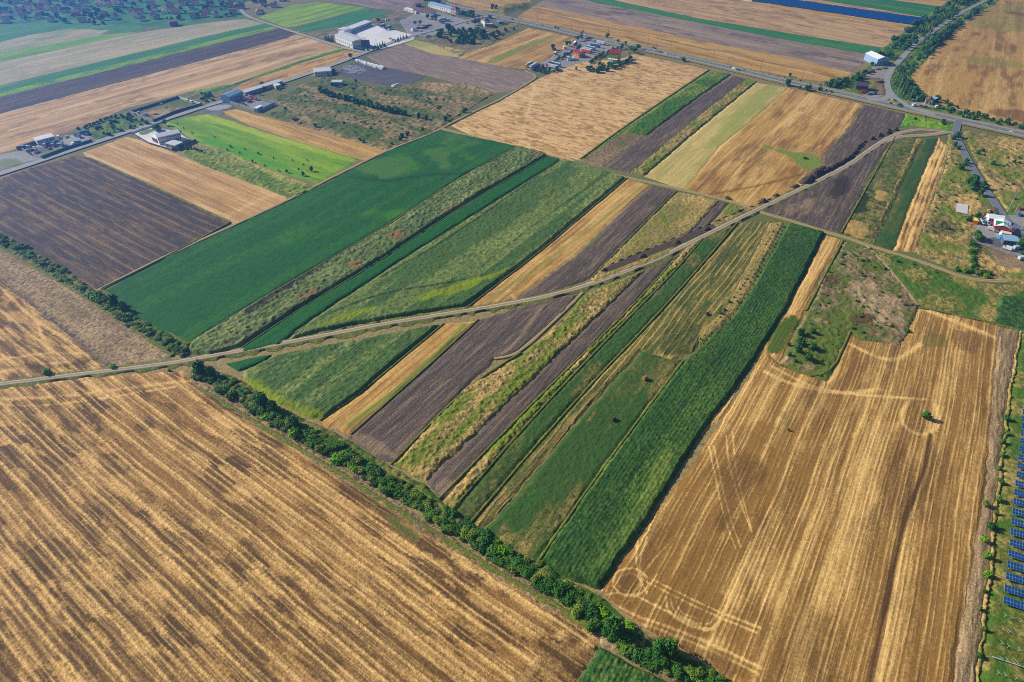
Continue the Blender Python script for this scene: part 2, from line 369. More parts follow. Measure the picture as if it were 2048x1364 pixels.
mBlack = ground_mat('dark_chippings', C(92, 88, 92), C(160, 162, 166), C(70, 68, 72), C(110, 124, 66), 0.5, (0.2, 0.3), 0.2, 0.15, 0.05, 0.2)
mGreenF = ground_mat('far_green_crop', C(56, 118, 58), C(120, 150, 74), C(36, 92, 50), C(150, 150, 90), 0.4, (0.03, 0.3), 0.15, 0.3, 0.1, 0.25)
mPaleF = ground_mat('far_pale_crop', C(168, 158, 116), C(196, 176, 134), C(140, 134, 96), C(128, 146, 84), 0.3, (0.02, 0.3), 0.15, 0.3, 0.1, 0.2)

mMargin = ground_mat('margin_weeds', C(104, 110, 50), C(176, 152, 84), C(52, 62, 28), C(70, 104, 36), 1.0, (0.4, 0.8), 0.9, 0.4, 0.5, 0.5)
# ---------------- the base ground ----------------
def base_ground():
    n = 60; xs = np.linspace(-3600, 3600, n+1); ys = np.linspace(-900, 4600, n+1)
    X, Y = np.meshgrid(xs, ys, indexing='ij'); idx = np.arange(X.size).reshape(X.shape)
    F = np.stack([idx[:-1, :-1].ravel(), idx[1:, :-1].ravel(), idx[1:, 1:].ravel(), idx[:-1, 1:].ravel()], 1)
    x = X.ravel(); y = Y.ravel(); m = np.zeros((x.size, 4))
    m[:, 0] = fbm(x/300, y/300, 3, 3)*0.6; m[:, 2] = sst(0.4, 0.6, fbm(x/400, y/400, 8, 2))*0.7
    o = link('ground', mesh_np('ground', np.stack([x, y, x*0], 1), F, np.stack([x, y], 1), m), mScrub); o['kind'] = 'structure'
base_ground()

A = 'A'; Bd = 'B'
MAIN = [(560, -70), (700, -34), (800, -13), (858, 1), (900, 12), (943, 22), (1025, 40), (1087, 53), (1158, 70), (1212, 83), (1310, 103), (1400, 122), (1500, 146), (1540, 156), (1600, 170), (1644, 179), (1740, 201), (1819, 219), (1928, 243), (2048, 269), (2200, 303), (2500, 368)]
LOCAL = [(-150, 398), (0, 349), (60, 330), (130, 306), (200, 283), (300, 250), (400, 217), (450, 202), (520, 180), (620, 147), (700, 118), (735, 104), (800, 79), (870, 60), (940, 40), (975, 33), (1000, 36)]
SIDE = [(1870, 231), (1822, 218), (1800, 203), (1782, 190), (1775, 175), (1773, 160), (1779, 145), (1797, 124), (1815, 104), (1832, 88), (1850, 74), (1880, 54), (1915, 30), (1950, 12), (1978, -2), (2040, -40)]
CAMPR = [(1918, 241), (1912, 256), (1911, 272), (1925, 302), (1945, 340), (1965, 372), (1985, 402), (2002, 430), (2024, 452), (2070, 468), (2200, 490)]
FLATL += [(PA(MAIN), 12), (PA(LOCAL), 5), (PA(SIDE), 6), (PA(CAMPR), 6), (PA([(1735, 200), (1762, 201), (1780, 194), (1779, 184)]), 6)]
FLAT += [PA(q) for q in ([(1205, 552), (1282, 524), (1352, 496), (1412, 470), (1436, 458), (1428, 446), (1403, 452), (1343, 478), (1272, 504), (1200, 536)], [(665, 84), (690, 62), (745, 46), (836, 70), (828, 84), (770, 100), (725, 106), (690, 96)], [(790, 44), (828, 16), (905, 12), (965, 47), (945, 62), (900, 68), (850, 80), (812, 70)], [(1725, 152), (1742, 132), (1785, 124), (1818, 104), (1826, 108), (1800, 135), (1782, 150), (1790, 185), (1776, 197), (1740, 202), (1712, 192), (1725, 170)],
    [(1810, 194), (1835, 194), (1885, 206), (1880, 220), (1825, 215)], [(1938, 460), (1950, 440), (1975, 430), (2000, 425), (2300, 400), (2300, 545), (2048, 530), (1980, 502)], [(862, 85), (882, 74), (920, 88), (902, 97)], [(980, 24), (1000, 8), (1068, 2), (1062, 20), (1010, 38)], [(1908, 405), (1940, 408), (1938, 434), (1906, 428)])]
LR = ((0, 228), (420, 117)); MR = ((1200, 8), (1600, 85)); LFD = ((178, 316), (455, 440))
# far left: village ground and strips
field('village_ground', [(-500, -60), (600, -60), (480, 12), (490, 35), (430, 38), (345, 55), (250, 50), (160, 46), (0, 50), (-500, 100)], mGreenF, LR, pat_none(1, 0.4, 0.8), cell=5)
field('green_field', [(-300, 84), (0, 49), (160, 45), (290, 52), (290, 60), (250, 66), (140, 57), (60, 70), (0, 84), (-300, 130)], mGreenF, LR, pat_streak(4, 9, 0.5, 0.2, s=2))
field('pale_field', [(-300, 130), (0, 84), (60, 70), (140, 57), (220, 60), (200, 70), (0, 108), (-300, 160)], mPaleF, LR, pat_streak(4, 9, 0.5, 0.6, s=3, green=0.8))
field('green_field', [(-300, 160), (0, 108), (200, 69), (250, 66), (290, 61), (240, 72), (140, 95), (0, 124), (-300, 184)], mLime, LR, pat_streak(4, 7, 0.5, 0.5, s=4))
field('pale_field', [(-300, 184), (0, 124), (140, 95), (240, 72), (300, 62), (420, 45), (490, 38), (535, 46), (400, 75), (0, 171), (-300, 250)], mPaleF, LR, pat_streak(6, 14, 0.8, 0.5, s=5, green=0.3))
field('green_field', [(-300, 250), (0, 171), (400, 75), (535, 46), (547, 51), (400, 87), (0, 185), (-300, 266)], mGreenF, LR, pat_streak(3, 9, 0.4, 0.3, s=6))
field('grass_field', [(-300, 266), (0, 185), (400, 87), (547, 51), (557, 56), (420, 91), (0, 194), (-300, 275)], mLime, LR, pat_streak(2, 4, 0.5, 1.2, s=7))
field('ploughed_field', [(-300, 275), (0, 194), (420, 91), (557, 56), (592, 67), (575, 76), (420, 117), (0, 228), (-300, 312)], mDark, LR, pat_streak(3, 12, 0.35, 0.3, s=8))
field('stubble_field', [(-300, 312), (0, 228), (420, 117), (575, 76), (592, 67), (688, 95), (600, 122), (470, 166), (395, 180), (250, 217), (170, 252), (60, 290), (0, 306), (-300, 395)], mStubF, LR, pat_streak(5, 12, 0.9, 0.7, 150, s=9))
field('grass_strip', [(697, 97), (590, 128), (470, 170), (400, 192), (390, 182), (470, 166), (600, 120), (688, 94)], mLime, LR, pat_streak(3, 6, 0.3, 1.0, s=10), cell=1.6, h=0.4, rough=0.3)
field('stubble_field', [(699, 98), (727, 106), (640, 140), (560, 166), (490, 184), (464, 177), (500, 160), (600, 127)], mStubO, LR, pat_streak(3, 6, 0.5, 0.9, s=11))
field('roadside_scrub', [(395, 182), (462, 176), (492, 186), (440, 202), (400, 212), (330, 205), (380, 192)], mScrub, A, pat_weed(0.3, 0.9, 0.6, 0.7, s=4), cell=1.6, cs=1)
field('roadside_scrub', [(150, 262), (200, 245), (255, 225), (300, 240), (305, 247), (200, 284), (188, 276)], mWeedG, LR, pat_weed(0.4, 0.9, 0.7, 1.2, 3.0, s=5), cell=1.5)
# far top middle
field('ploughed_field', [(640, -40), (830, -40), (855, 2), (800, 22), (760, 18), (700, 8), (640, 0)], mPlowF, MR, pat_streak(5, 9, 0.6, 0.7, s=12))
field('pale_green_field', [(517, 35), (585, 10), (640, 4), (735, 16), (680, 30), (590, 53), (572, 55)], mLime, ((590, 53), (735, 16)), pat_streak(5, 9, 0.8, 0.3, s=13))
field('green_field', [(592, 56), (680, 31), (735, 17), (778, 28), (700, 50), (625, 63), (605, 64)], mGreenF, ((590, 53), (735, 16)), pat_streak(5, 9, 0.3, 0.3, s=14))
field('scrub_land', [(605, 65), (625, 63), (700, 50), (778, 28), (800, 20), (860, 6), (880, 8), (1000, 38), (1040, 48), (980, 90), (920, 115), (870, 90), (840, 78), (735, 104)], mScrub, A, pat_weed(0.4, 0.8, 0.5, 0.8, 3.0, s=6), cell=2.6)
# strips beyond the main road
field('stubble_field', [(900, -20), (1040, -45), (1060, -10), (1062, 8), (1000, 14), (985, 22), (960, 20), (895, 2)], mStubO, MR, pat_streak(3, 6, 0.6, 0.6, s=15))
field('stubble_field', [(1034, 34), (1070, 11), (1220, 41), (1400, 81), (1600, 119), (1702, 145), (1692, 160), (1640, 163), (1450, 129), (1200, 73), (1060, 42)], mStubO, MR, pat_combine(7, 0.9, 0.8, s=16))
field('ploughed_field', [(1070, 11), (1115, -14), (1205, 8), (1400, 46), (1600, 85), (1746, 110), (1702, 145), (1600, 119), (1400, 81), (1220, 41)], mPlowF, MR, pat_streak(4, 14, 0.7, 0.8, s=17))
field('green_field', [(1115, -14), (1160, -20), (1240, 3), (1400, 37), (1600, 70), (1766, 95), (1746, 110), (1600, 85), (1400, 46), (1205, 8)], mGreenF, MR, pat_streak(4, 10, 0.3, 0.2, s=18))
field('tan_field', [(1160, -20), (1250, -60), (1480, 2), (1600, 24), (1750, 47), (1838, 60), (1766, 95), (1600, 70), (1400, 37), (1240, 3)], mStubF, MR, pat_streak(4, 12, 0.7, 0.7, s=19))
field('tan_field', [(1480, 2), (1490, -30), (1640, 0), (1760, 19), (1862, 37), (1838, 60), (1750, 47), (1600, 24)], mStubO, MR, pat_streak(4, 12, 0.7, 0.5, s=20))
field('green_field', [(1640, 0), (1680, -30), (1780, -1), (1897, 15), (1862, 37), (1760, 19)], mGreenF, MR, pat_streak(5, 12, 0.4, 0.3, s=21))
field('tan_field', [(1780, -1), (1800, -40), (1940, -20), (1920, 5), (1897, 15)], mStubO, MR, pat_streak(4, 12, 0.7, 0.5, s=22))
field('bare_field', [(1820, 150), (1845, 125), (1885, 82), (1925, 45), (1995, 0), (2048, -30), (2700, 60), (2700, 370), (2048, 256), (1960, 232), (1880, 208), (1842, 180)], mStubO, ((1842, 180), (1885, 82)), pat_combine(9, 0.6, 0.9, s=23, warp=4), cell=1.8,
      stamps=[('poly', [(1920, 45), (1995, 0), (2300, 0), (2300, 70), (2048, 66), (1960, 60)], 2, 0.35, 6), ('poly', [(1915, 110), (2040, 120), (2060, 140), (1930, 128)], 2, 0.4, 4), ('poly', [(2010, 22), (2090, 30), (2090, 36), (2020, 30)], 1, 0.8, 3), ('poly', [(1960, 210), (2400, 270), (2400, 330), (2048, 256)], 1, 0.8, 8)])
field('verge_scrub', [(1640, 176), (1655, 166), (1700, 157), (1732, 140), (1762, 97), (1832, 44), (1900, 0), (1990, -30), (2040, -30), (1995, 5), (1925, 48), (1888, 84), (1850, 125), (1822, 152), (1845, 182), (1880, 210), (1960, 236), (2048, 262), (2500, 350), (2500, 360), (2040, 266), (1900, 236), (1800, 208), (1700, 186)], mWeedG, ((1842, 180), (1885, 82)), pat_weed(0.7, 0.9, 0.6, 1.4, 3.5, s=7), cell=1.8)
# road verges along the main road
# middle left
field('dark_ploughed_field', [(-200, 420), (0, 358), (60, 336), (150, 311), (178, 316), (300, 370), (455, 440), (462, 450), (330, 516), (202, 579), (180, 575), (0, 468), (-200, 350+10)][:12]+[(-200, 440)], mDark, LFD, pat_windrow(6.5, 0.6, 0.12, 0.3, 0.28, 1.2, 31, comb=False, lines=0.12, broken=0.38), cell=0.75)
field('stubble_field', [(165, 306), (255, 273), (300, 286), (420, 336), (570, 393), (575, 402), (470, 449), (455, 440), (300, 370), (178, 316)], mStubW, LFD, pat_combine(6, 0.9, 0.6, s=32), cell=0.8,
      stamps=[('line', [(180, 312), (300, 362), (460, 437)], 0, 0.5, 1.5), ('line', [(440, 440), (500, 408), (560, 385)], 0, 0.5, 3)])
field('yellow_weeds', [(362, 302), (440, 296), (530, 336), (625, 372), (632, 378), (590, 394), (570, 392), (420, 336), (380, 318)], mWeedG, LFD, pat_weed(0.9, 0.3, 0.4, 1.0, 2.5, s=33), h=0.4, stamps=[('poly', [(440, 298), (480, 308), (640, 375), (600, 372), (520, 345)], 0, 0.8, 3)], cell=0.9)
field('meadow', [(325, 250), (345, 241), (372, 234), (420, 228), (560, 274), (716, 318), (704, 328), (636, 367), (560, 345), (440, 297), (400, 290), (360, 262)], mLime, LFD, pat_streak(4, 9, 0.4, 0.4, s=34), cell=0.9,
      stamps=[('poly', [(372, 234), (420, 228), (560, 274), (716, 318), (700, 328), (560, 285), (440, 250)], 0, 0.6, 3), ('poly', [(370, 262), (470, 290), (640, 362), (600, 355), (450, 300)], 2, 0.9, 4)])
field('stubble_strip', [(440, 224), (470, 218), (560, 241), (700, 280), (776, 303), (735, 323), (716, 318), (600, 284), (500, 250)], mStubO, LFD, pat_combine(6, 0.9, 0.5, s=35), cell=1.0)
field('chippings_lot', [(392, 224), (425, 208), (445, 203), (472, 214), (470, 224), (440, 230)], mBlack, LFD, pat_none(2), stamps=[('poly', [(404, 217), (455, 208), (466, 214), (430, 223)], 0, 1.0, 1)], cell=1.2)
field('scrub_land', [(540, 200), (600, 172), (650, 152), (700, 163), (760, 175), (850, 165), (930, 166), (992, 186), (960, 205), (900, 243), (868, 266), (782, 299), (776, 303), (700, 280), (560, 241), (530, 228), (580, 215)], mScrub, LFD, pat_weed(0.8, 0.9, 0.8, 1.4, 2.4, s=36, us=40, vs=14), cell=1.3,
      stamps=[('poly', [(830, 160), (930, 168), (985, 188), (930, 200), (850, 185)], 0, 0.5, 5), ('poly', [(600, 235), (640, 232), (770, 268), (750, 285), (700, 275)], 2, 0.9, 4), ('line', [(540, 205), (640, 245), (780, 282)], 0, 0.9, 2.5)])
field('chippings_yard', [(655, 146), (722, 121), (766, 134), (854, 152), (818, 171), (790, 175), (722, 161)], mBlack, LFD, pat_none(3, 0.1, 0.4), cell=1.6,
      stamps=[('poly', [(675, 142), (700, 128), (735, 140), (720, 150)], 0, 0.5, 3)])
field('ploughed_field', [(735, 113), (770, 101), (795, 92), (812, 90), (870, 109), (930, 118), (1035, 140), (1078, 152), (1062, 165), (1022, 184), (990, 186), (862, 153), (766, 133)], mPlowF, MR, pat_plow(1.6, 0.7, 41, 0.15), cell=1.6)
field('olive_field', [(808, 88), (832, 80), (936, 102), (917, 115), (870, 109)], mStubG, MR, pat_streak(4, 9, 0.3, 0.5, s=42, green=0.6), cell=1.8)
field('stubble_field', [(917, 116), (936, 104), (985, 90), (1058, 56), (1152, 76), (1136, 95), (1110, 106), (1097, 118), (1052, 138), (1020, 136)], mStubO, A, pat_combine(8, 0.8, 0.8, s=43), cell=1.8,
      stamps=[('poly', [(968, 124), (1020, 100), (1108, 70), (1112, 73), (1040, 105), (985, 130)], 2, 0.8, 3)])
field('gravel_yard', [(798, 42), (830, 28), (870, 22), (905, 32), (960, 47), (945, 58), (900, 62), (850, 74), (815, 68)], mGravel, A, pat_none(4), cell=2)
field('concrete_yard', [(672, 82), (722, 52), (745, 49), (832, 71), (826, 80), (770, 97), (735, 102)], mConc, LR, pat_none(5, 0.4, 0.3), cell=2)
field('truck_yard', [(1052, 138), (1098, 118), (1112, 106), (1140, 92), (1155, 74), (1176, 76), (1245, 93), (1222, 104), (1188, 118), (1150, 135), (1118, 142), (1080, 144)], mGravel, A, pat_none(6, 0.2, 0.2), cell=1.8)
# middle: the big pale stubble field and its neighbours
field('stubble_field', [(903, 252), (960, 222), (1000, 203), (1080, 156), (1150, 128), (1190, 118), (1230, 122), (1270, 108), (1418, 140), (1380, 163), (1250, 253), (1200, 288), (1162, 318), (1150, 324), (1030, 291), (940, 270)], mStubW, ((1000, 287), (1180, 338)), pat_streak(1.6, 3.0, 1.0, 0.8, 12, s=44, th=0.42), cell=0.85,
      stamps=[('line', [(1070, 165), (1060, 215), (1040, 290)], 0, 0.6, 1.6), ('poly', [(1160, 318), (1390, 150), (1418, 140), (1250, 253)], 0, 0.4, 6), ('poly', [(905, 250), (1150, 130), (1120, 170), (980, 240)], 0, 0.35, 6)])
field('yellow_weed_strip', [(1155, 323), (1250, 254), (1420, 141), (1424, 143), (1290, 236), (1166, 322)], mWeedG, A, pat_weed(0.8, 0.3, 0.3, 0.5, s=45), cell=0.9)
field('green_weeds', [(1424, 143), (1462, 149), (1440, 165), (1400, 192), (1292, 272), (1250, 263), (1330, 205)], mWeedG, A, pat_weed(0.5, 0.9, 0.6, 1.0, 2.2, s=46), h=0.6, cell=0.9,
      stamps=[('poly', [(1250, 262), (1292, 272), (1400, 192), (1345, 195)], 2, 0.7, 5)])
field('bare_plot', [(1250, 264), (1292, 273), (1278, 284), (1206, 335), (1156, 322)], mRubble, A, pat_weed(0.6, 0.3, 0.7, 0.3, 1.5, s=47), cell=0.8)
field('ploughed_strip', [(1468, 151), (1492, 158), (1400, 232), (1262, 346), (1212, 336), (1300, 264), (1390, 200)], mPlow, A, pat_plow(1.6, 0.6, 48, 0.2), cell=0.9)
field('weed_strip', [(1492, 158), (1513, 165), (1400, 256), (1288, 352), (1262, 346), (1380, 247)], mWeed, A, pat_weed(0.6, 0.9, 0.5, 1.1, 2.2, s=49), h=0.5, cell=0.9)
field('mown_field', [(1513, 165), (1577, 176), (1500, 245), (1440, 292), (1372, 378), (1340, 371), (1288, 353), (1400, 257)], mStubG, A, pat_combine(5, 0.9, 0.5, s=50), cell=0.8,
      stamps=[('poly', [(1520, 170), (1570, 180), (1440, 290), (1400, 300), (1440, 250)], 2, 0.45, 8)])
field('golden_stubble_field', [(1577, 176), (1727, 209), (1702, 252), (1646, 314), (1650, 352), (1600, 376), (1540, 404), (1502, 416), (1440, 396), (1372, 378), (1440, 292), (1500, 245)], mStubO, A, pat_combine(6, 1.0, 0.9, s=51), cell=0.8,
      stamps=[('poly', [(1510, 285), (1560, 300), (1640, 310), (1645, 335), (1610, 345), (1590, 318), (1545, 300)], 2, 1.0, 4), ('line', [(1420, 390), (1520, 372), (1600, 350)], 1, 0.8, 1.5), ('line', [(1590, 230), (1480, 310), (1400, 370)], 0, 0.6, 1.2), ('line', [(1600, 225), (1640, 240)], 0, 0.8, 1.2), ('line', [(1610, 290), (1650, 295)], 0, 0.8, 1.2)])
field('ploughed_field', [(1727, 209), (1812, 228), (1800, 256), (1770, 276), (1735, 302), (1690, 335), (1650, 354), (1644, 314), (1702, 252)], mPlow, A, pat_plow(1.6, 0.6, 52), cell=0.9)
field('ploughed_field', [(1790, 274), (1762, 312), (1720, 390), (1681, 467), (1572, 436), (1510, 426), (1560, 402), (1640, 364), (1700, 333), (1745, 302)], mPlow, A, pat_plow(1.6, 0.7, 53), cell=0.8,
      stamps=[('poly', [(1680, 350), (1700, 355), (1680, 400), (1655, 395)], 1, 0.8, 4), ('poly', [(1560, 432), (1600, 405), (1640, 392), (1590, 440)], 0, 0.8, 4)])
field('grass_corner', [(1812, 228), (1862, 238), (1912, 250), (1905, 262), (1830, 252), (1798, 255)], mLime, A, pat_weed(0.4, 0.6, 0.6, 0.8, s=54), cell=0.9)
field('green_field', [(1790, 273), (1832, 276), (1828, 300), (1745, 491), (1682, 468), (1735, 355), (1765, 312)], mGrass, A, pat_weed(0.6, 0.5, 0.7, 0.4, 3, s=55, us=60, vs=12), cell=0.8,
      stamps=[('poly', [(1715, 385), (1740, 390), (1725, 430), (1700, 425)], 1, 1.0, 3), ('poly', [(1750, 380), (1775, 385), (1765, 402), (1748, 398)], 0, 1.1, 2), ('poly', [(1690, 440), (1740, 450), (1735, 488), (1684, 466)], 0, 0.7, 3)])
field('weed_strip', [(1832, 276), (1848, 278), (1800, 380), (1747, 492), (1735, 488), (1790, 370)], mWeed, A, pat_weed(0.8, 0.4, 0.8, 0.7, s=56), cell=0.7, stamps=[('line', [(1838, 290), (1790, 390), (1738, 490)], 1, 1.0, 1.3)])
field('green_field', [(1848, 278), (1877, 275), (1862, 310), (1825, 400), (1786, 501), (1747, 492), (1800, 380)], mGrass, A, pat_weed(0.15, 1.0, 0.3, 0.2, s=57, us=50, vs=6, gt=0.4), cell=0.8, stamps=[('poly', [(1800, 430), (1750, 485), (1785, 498), (1815, 430)], 2, 0.4, 3)])
field('golden_stubble_strip', [(1877, 275), (1895, 292), (1893, 320), (1862, 410), (1833, 505), (1786, 501), (1825, 400), (1862, 310)], mStubR, A, pat_windrow(3.2, 0.7, 0.15, 0.8, 0.6, 1, 58), cell=0.7)
field('scrub_land', [(1896, 268), (1912, 266), (1925, 300), (1955, 360), (1992, 418), (1966, 440), (1945, 480), (1962, 500), (2000, 530), (2048, 540), (2300, 560), (2300, 600), (2048, 570), (1990, 562), (1880, 530), (1833, 508), (1862, 410), (1895, 320)], mWeed, A, pat_weed(0.7, 0.8, 0.6, 1.0, 2.6, s=59, us=18, vs=14), cell=0.8,
      stamps=[('poly', [(1850, 430), (1910, 445), (1925, 470), (1880, 480), (1845, 465)], 1, 0.5, 4), ('poly', [(1905, 385), (1960, 390), (1970, 420), (1930, 430), (1900, 415)], 0, 0.8, 4), ('poly', [(1960, 505), (2048, 530), (2048, 550), (1990, 545)], 0, 0.9, 3)])
field('scrub_land', [(1925, 262), (1990, 270), (2048, 280), (2500, 360), (2500, 520), (2060, 440), (2018, 428), (1990, 390), (1960, 340)], mWeed, A, pat_weed(0.8, 0.7, 0.6, 1.0, 3.0, s=60, us=18, vs=14), cell=0.9,
      stamps=[('poly', [(2048, 370), (2080, 380), (2030, 430), (2012, 422)], 2, 1.0, 2)])
field('camp_yard', [(1942, 462), (1962, 436), (1990, 418), (2008, 430), (2060, 430), (2060, 400), (2300, 420), (2300, 540), (2048, 522), (1990, 498), (1945, 482)], mGravel, A, pat_none(7, 0.2, 0.7), cell=0.8, stamps=[('poly', [(1972, 474), (2010, 480), (2006, 495), (1978, 492)], 1, 1.0, 1)])
field('bare_plot', [(1975, 495), (2048, 515), (2300, 530), (2300, 560), (2048, 545), (2000, 540)], mRubble, A, pat_none(8, 0.6, 0.2), cell=0.8)
# lower left
field('rough_ground', [(-250, 420), (0, 492), (100, 545), (200, 612), (347, 712), (335, 724), (215, 737), (130, 664), (0, 562), (-250, 460)], mRough, Bd, pat_weed(0.7, 0.0, 0.6, 0.35, 1.3, s=61, us=20, vs=3), stamps=[('line', [(0, 562), (130, 660), (215, 735)], 1, 0.7, 2)])
field('stubble_field', [(-300, 470), (0, 562), (130, 664), (215, 737), (150, 746), (0, 765), (-300, 800)], mStub, Bd, pat_windrow(8.5, 0.8, 0.25, 0.8, 0.4, 2.5, 62, lines=0.6),
      stamps=[('line', [(0, 720), (110, 705), (230, 712)], 0, 0.8, 1.0), ('line', [(0, 745), (110, 725), (220, 728)], 0, 0.8, 1.2), ('line', [(60, 600), (95, 700), (130, 735)], 0, 0.7, 0.8), ('line', [(0, 735), (140, 735), (200, 715)], 1, 0.5, 2)])
field('rough_ground', [(372, 740), (450, 790), (600, 880), (800, 1005), (1000, 1130), (1195, 1255), (1180, 1262), (980, 1150), (780, 1020), (590, 900), (440, 805), (395, 775)], mRough, Bd, pat_weed(0.5, 0.0, 0.9, 0.35, 1.3, s=63, us=20, vs=3))
field('big_stubble_field', [(-420, 840), (-200, 800), (0, 778), (150, 758), (370, 740), (395, 775), (440, 805), (590, 900), (780, 1020), (980, 1150), (1182, 1262), (1196, 1290), (1150, 1366), (1080, 1480), (700, 1600), (-200, 1600)], mStub, Bd, pat_windrow(8.4, 0.75, 0.5, 0.75, 0.24, 0.8, 64, lines=0.75), cell=0.42,
      stamps=[('line', [(0, 800), (120, 795), (300, 772), (400, 760)], 0, 0.7, 1.2), ('line', [(0, 810), (80, 815), (260, 790), (350, 775)], 0, 0.8, 0.8), ('line', [(170, 765), (230, 800), (350, 900)], 0, 0.7, 0.8), ('line', [(360, 745), (372, 775), (420, 830), (520, 900)], 0, 0.6, 0.9), ('line', [(300, 855), (440, 935), (520, 1010)], 0, 0.7, 0.6),
              ('poly', [(740, 985), (790, 1010), (800, 1020), (760, 1010)], 2, 1.0, 2), ('poly', [(735, 1000), (830, 1060), (835, 1085), (780, 1050)], 2, 0.7, 2.5),
              ('line', [(1140, 1255), (1090, 1300), (1050, 1364)], 0, 1.1, 1.3), ('line', [(1180, 1285), (1130, 1310), (1090, 1364)], 0, 1.0, 1.3), ('poly', [(1060, 1270), (1190, 1290), (1140, 1380), (1040, 1380)], 1, 0.5, 4), ('line', [(1075, 1364), (1110, 1300), (1160, 1262)], 0, 0.6, 0.7), ('line', [(900, 1115), (1050, 1210), (1190, 1275)], 0, 0.7, 1.0)])
field('rough_track', [(1195, 1258), (1222, 1262), (1290, 1308), (1400, 1364), (1500, 1420), (1440, 1480), (1345, 1370), (1198, 1290)], mRough, Bd, pat_weed(0.7, 0.4, 0.5, 0.3, 1.5, s=65))
field('green_crop', [(1198, 1294), (1260, 1325), (1345, 1368), (1440, 1450), (1300, 1560), (1080, 1480), (1150, 1368)], mTall, A, pat_crop(0.1, 0.6, 0.4, 0.4, 1.4, s=66), h=1.2, kind='stuff', label='green weedy crop in the wedge at the bottom edge below the hedge', cat='crop')
# lower right
field('golden_stubble_field', [(1200, 1182), (1290, 1060), (1450, 835), (1530, 700), (1560, 732), (1655, 765), (1700, 664), (1725, 680), (1800, 692), (1838, 617), (1920, 632), (2003, 652), (1990, 800), (1968, 1000), (1940, 1150), (1905, 1366), (1890, 1500), (1560, 1500), (1470, 1364), (1300, 1262), (1240, 1220)], mStubR, A, pat_combine(5.4, 1.0, 0.6, s=67, thin=0.27, fine=1.3), cell=0.42,
      stamps=[('poly', [(1225, 1130), (1330, 1130), (1480, 1210), (1460, 1290), (1300, 1250), (1205, 1200)], 0, -0.45, 5)]+[('line', l_, 0, a_*0.85, w_*0.75) for l_, a_, w_ in (
                  ([(1279, 1148), (1350, 1183), (1422, 1219), (1520, 1257)], 1.3, .7), ([(1276, 1156), (1345, 1192), (1416, 1227), (1512, 1266)], 1.2, .6), ([(1264, 1189), (1339, 1227), (1414, 1261)], 1.2, .8), ([(1211, 1200), (1264, 1231), (1377, 1268), (1520, 1336)], 1.2, .8), ([(1209, 1210), (1260, 1240), (1375, 1280), (1515, 1348)], 1.0, .6),
                  ([(1226, 1166), (1232, 1147), (1250, 1138), (1275, 1139), (1292, 1152), (1296, 1170), (1285, 1188), (1262, 1194), (1240, 1190), (1226, 1172)], 1.4, .6), ([(1234, 1168), (1242, 1152), (1262, 1147), (1280, 1156), (1282, 1172), (1268, 1184), (1248, 1182), (1235, 1172)], 1.2, .5),
                  ([(1275, 1061), (1271, 1110), (1275, 1150), (1294, 1189)], 1.3, .6), ([(1294, 1076), (1279, 1114), (1280, 1150), (1286, 1174), (1262, 1205)], 1.2, .5), ([(1212, 1190), (1240, 1186), (1275, 1195), (1296, 1175), (1315, 1150)], 1.2, .5), ([(1240, 1205), (1258, 1180), (1290, 1140), (1340, 1085)], 1.0, .5),
                  ([(1332, 1197), (1335, 1227), (1377, 1253), (1418, 1264), (1441, 1242), (1452, 1219), (1520, 1061)], 1.3, .8), ([(1341, 1200), (1345, 1222), (1380, 1243), (1415, 1252), (1432, 1236), (1446, 1205), (1500, 1085)], 1.1, .6), ([(1352, 1205), (1360, 1228), (1400, 1240)], 1.0, .5),
                  ([(1418, 895), (1430, 955), (1448, 1038), (1471, 1099)], 1.3, .5), ([(1427, 893), (1440, 955), (1458, 1034), (1480, 1094)], 1.2, .5), ([(1452, 873), (1456, 925), (1475, 993), (1501, 1061)], 1.2, .5), ([(1465, 866), (1470, 940), (1490, 1015), (1503, 1065)], 1.1, .5))]+[('poly', [(1238, 1150), (1275, 1150), (1275, 1190), (1235, 1190)], 1, 0.3, 2),
              ('poly', [(1300, 1255), (1500, 1340), (1480, 1370), (1300, 1280)], 1, 0.5, 4), ('line', [(1860, 870), (1845, 950), (1800, 1060), (1740, 1364)], 1, 1.0, 1.1), ('line', [(1868, 870), (1855, 940), (1810, 1060), (1755, 1364)], 0, 0.8, 0.6),
              ('line', [(1530, 745), (1580, 770), (1680, 790), (1760, 780)], 0, 1.0, 1.2), ('line', [(1545, 735), (1620, 775), (1700, 790), (1850, 800)], 0, 0.9, 0.9), ('line', [(1700, 690), (1760, 720), (1800, 720), (1840, 690)], 0, 0.9, 1.3), ('line', [(1850, 620), (1900, 640), (2000, 680)], 0, 0.9, 2.0),
              ('line', [(1820, 800), (1800, 830), (1810, 860), (1850, 875), (1880, 850), (1870, 810)], 0, 1.0, 0.9), ('poly', [(1900, 660), (1960, 665), (1965, 700), (1905, 695)], 1, 0.4, 4), ('poly', [(1850, 665), (1890, 670), (1900, 700), (1845, 690)], 2, 0.4, 3), ('poly', [(1560, 820), (1590, 830), (1580, 860), (1560, 850)], 2, 0.3, 2),
              ('poly', [(1440, 850), (1620, 830), (1560, 1060), (1380, 1200), (1240, 1190)], 0, -0.35, 8), ('poly', [(1440, 930), (1540, 900), (1530, 1000), (1450, 1080), (1420, 1010)], 1, 0.5, 6), ('poly', [(1500, 1150), (1560, 1080), (1590, 1160), (1540, 1250)], 0, 0.4, 6), ('poly', [(1760, 850), (1800, 860), (1720, 1200), (1620, 1364), (1560, 1364), (1650, 1150)], 0, 0.35, 8)])
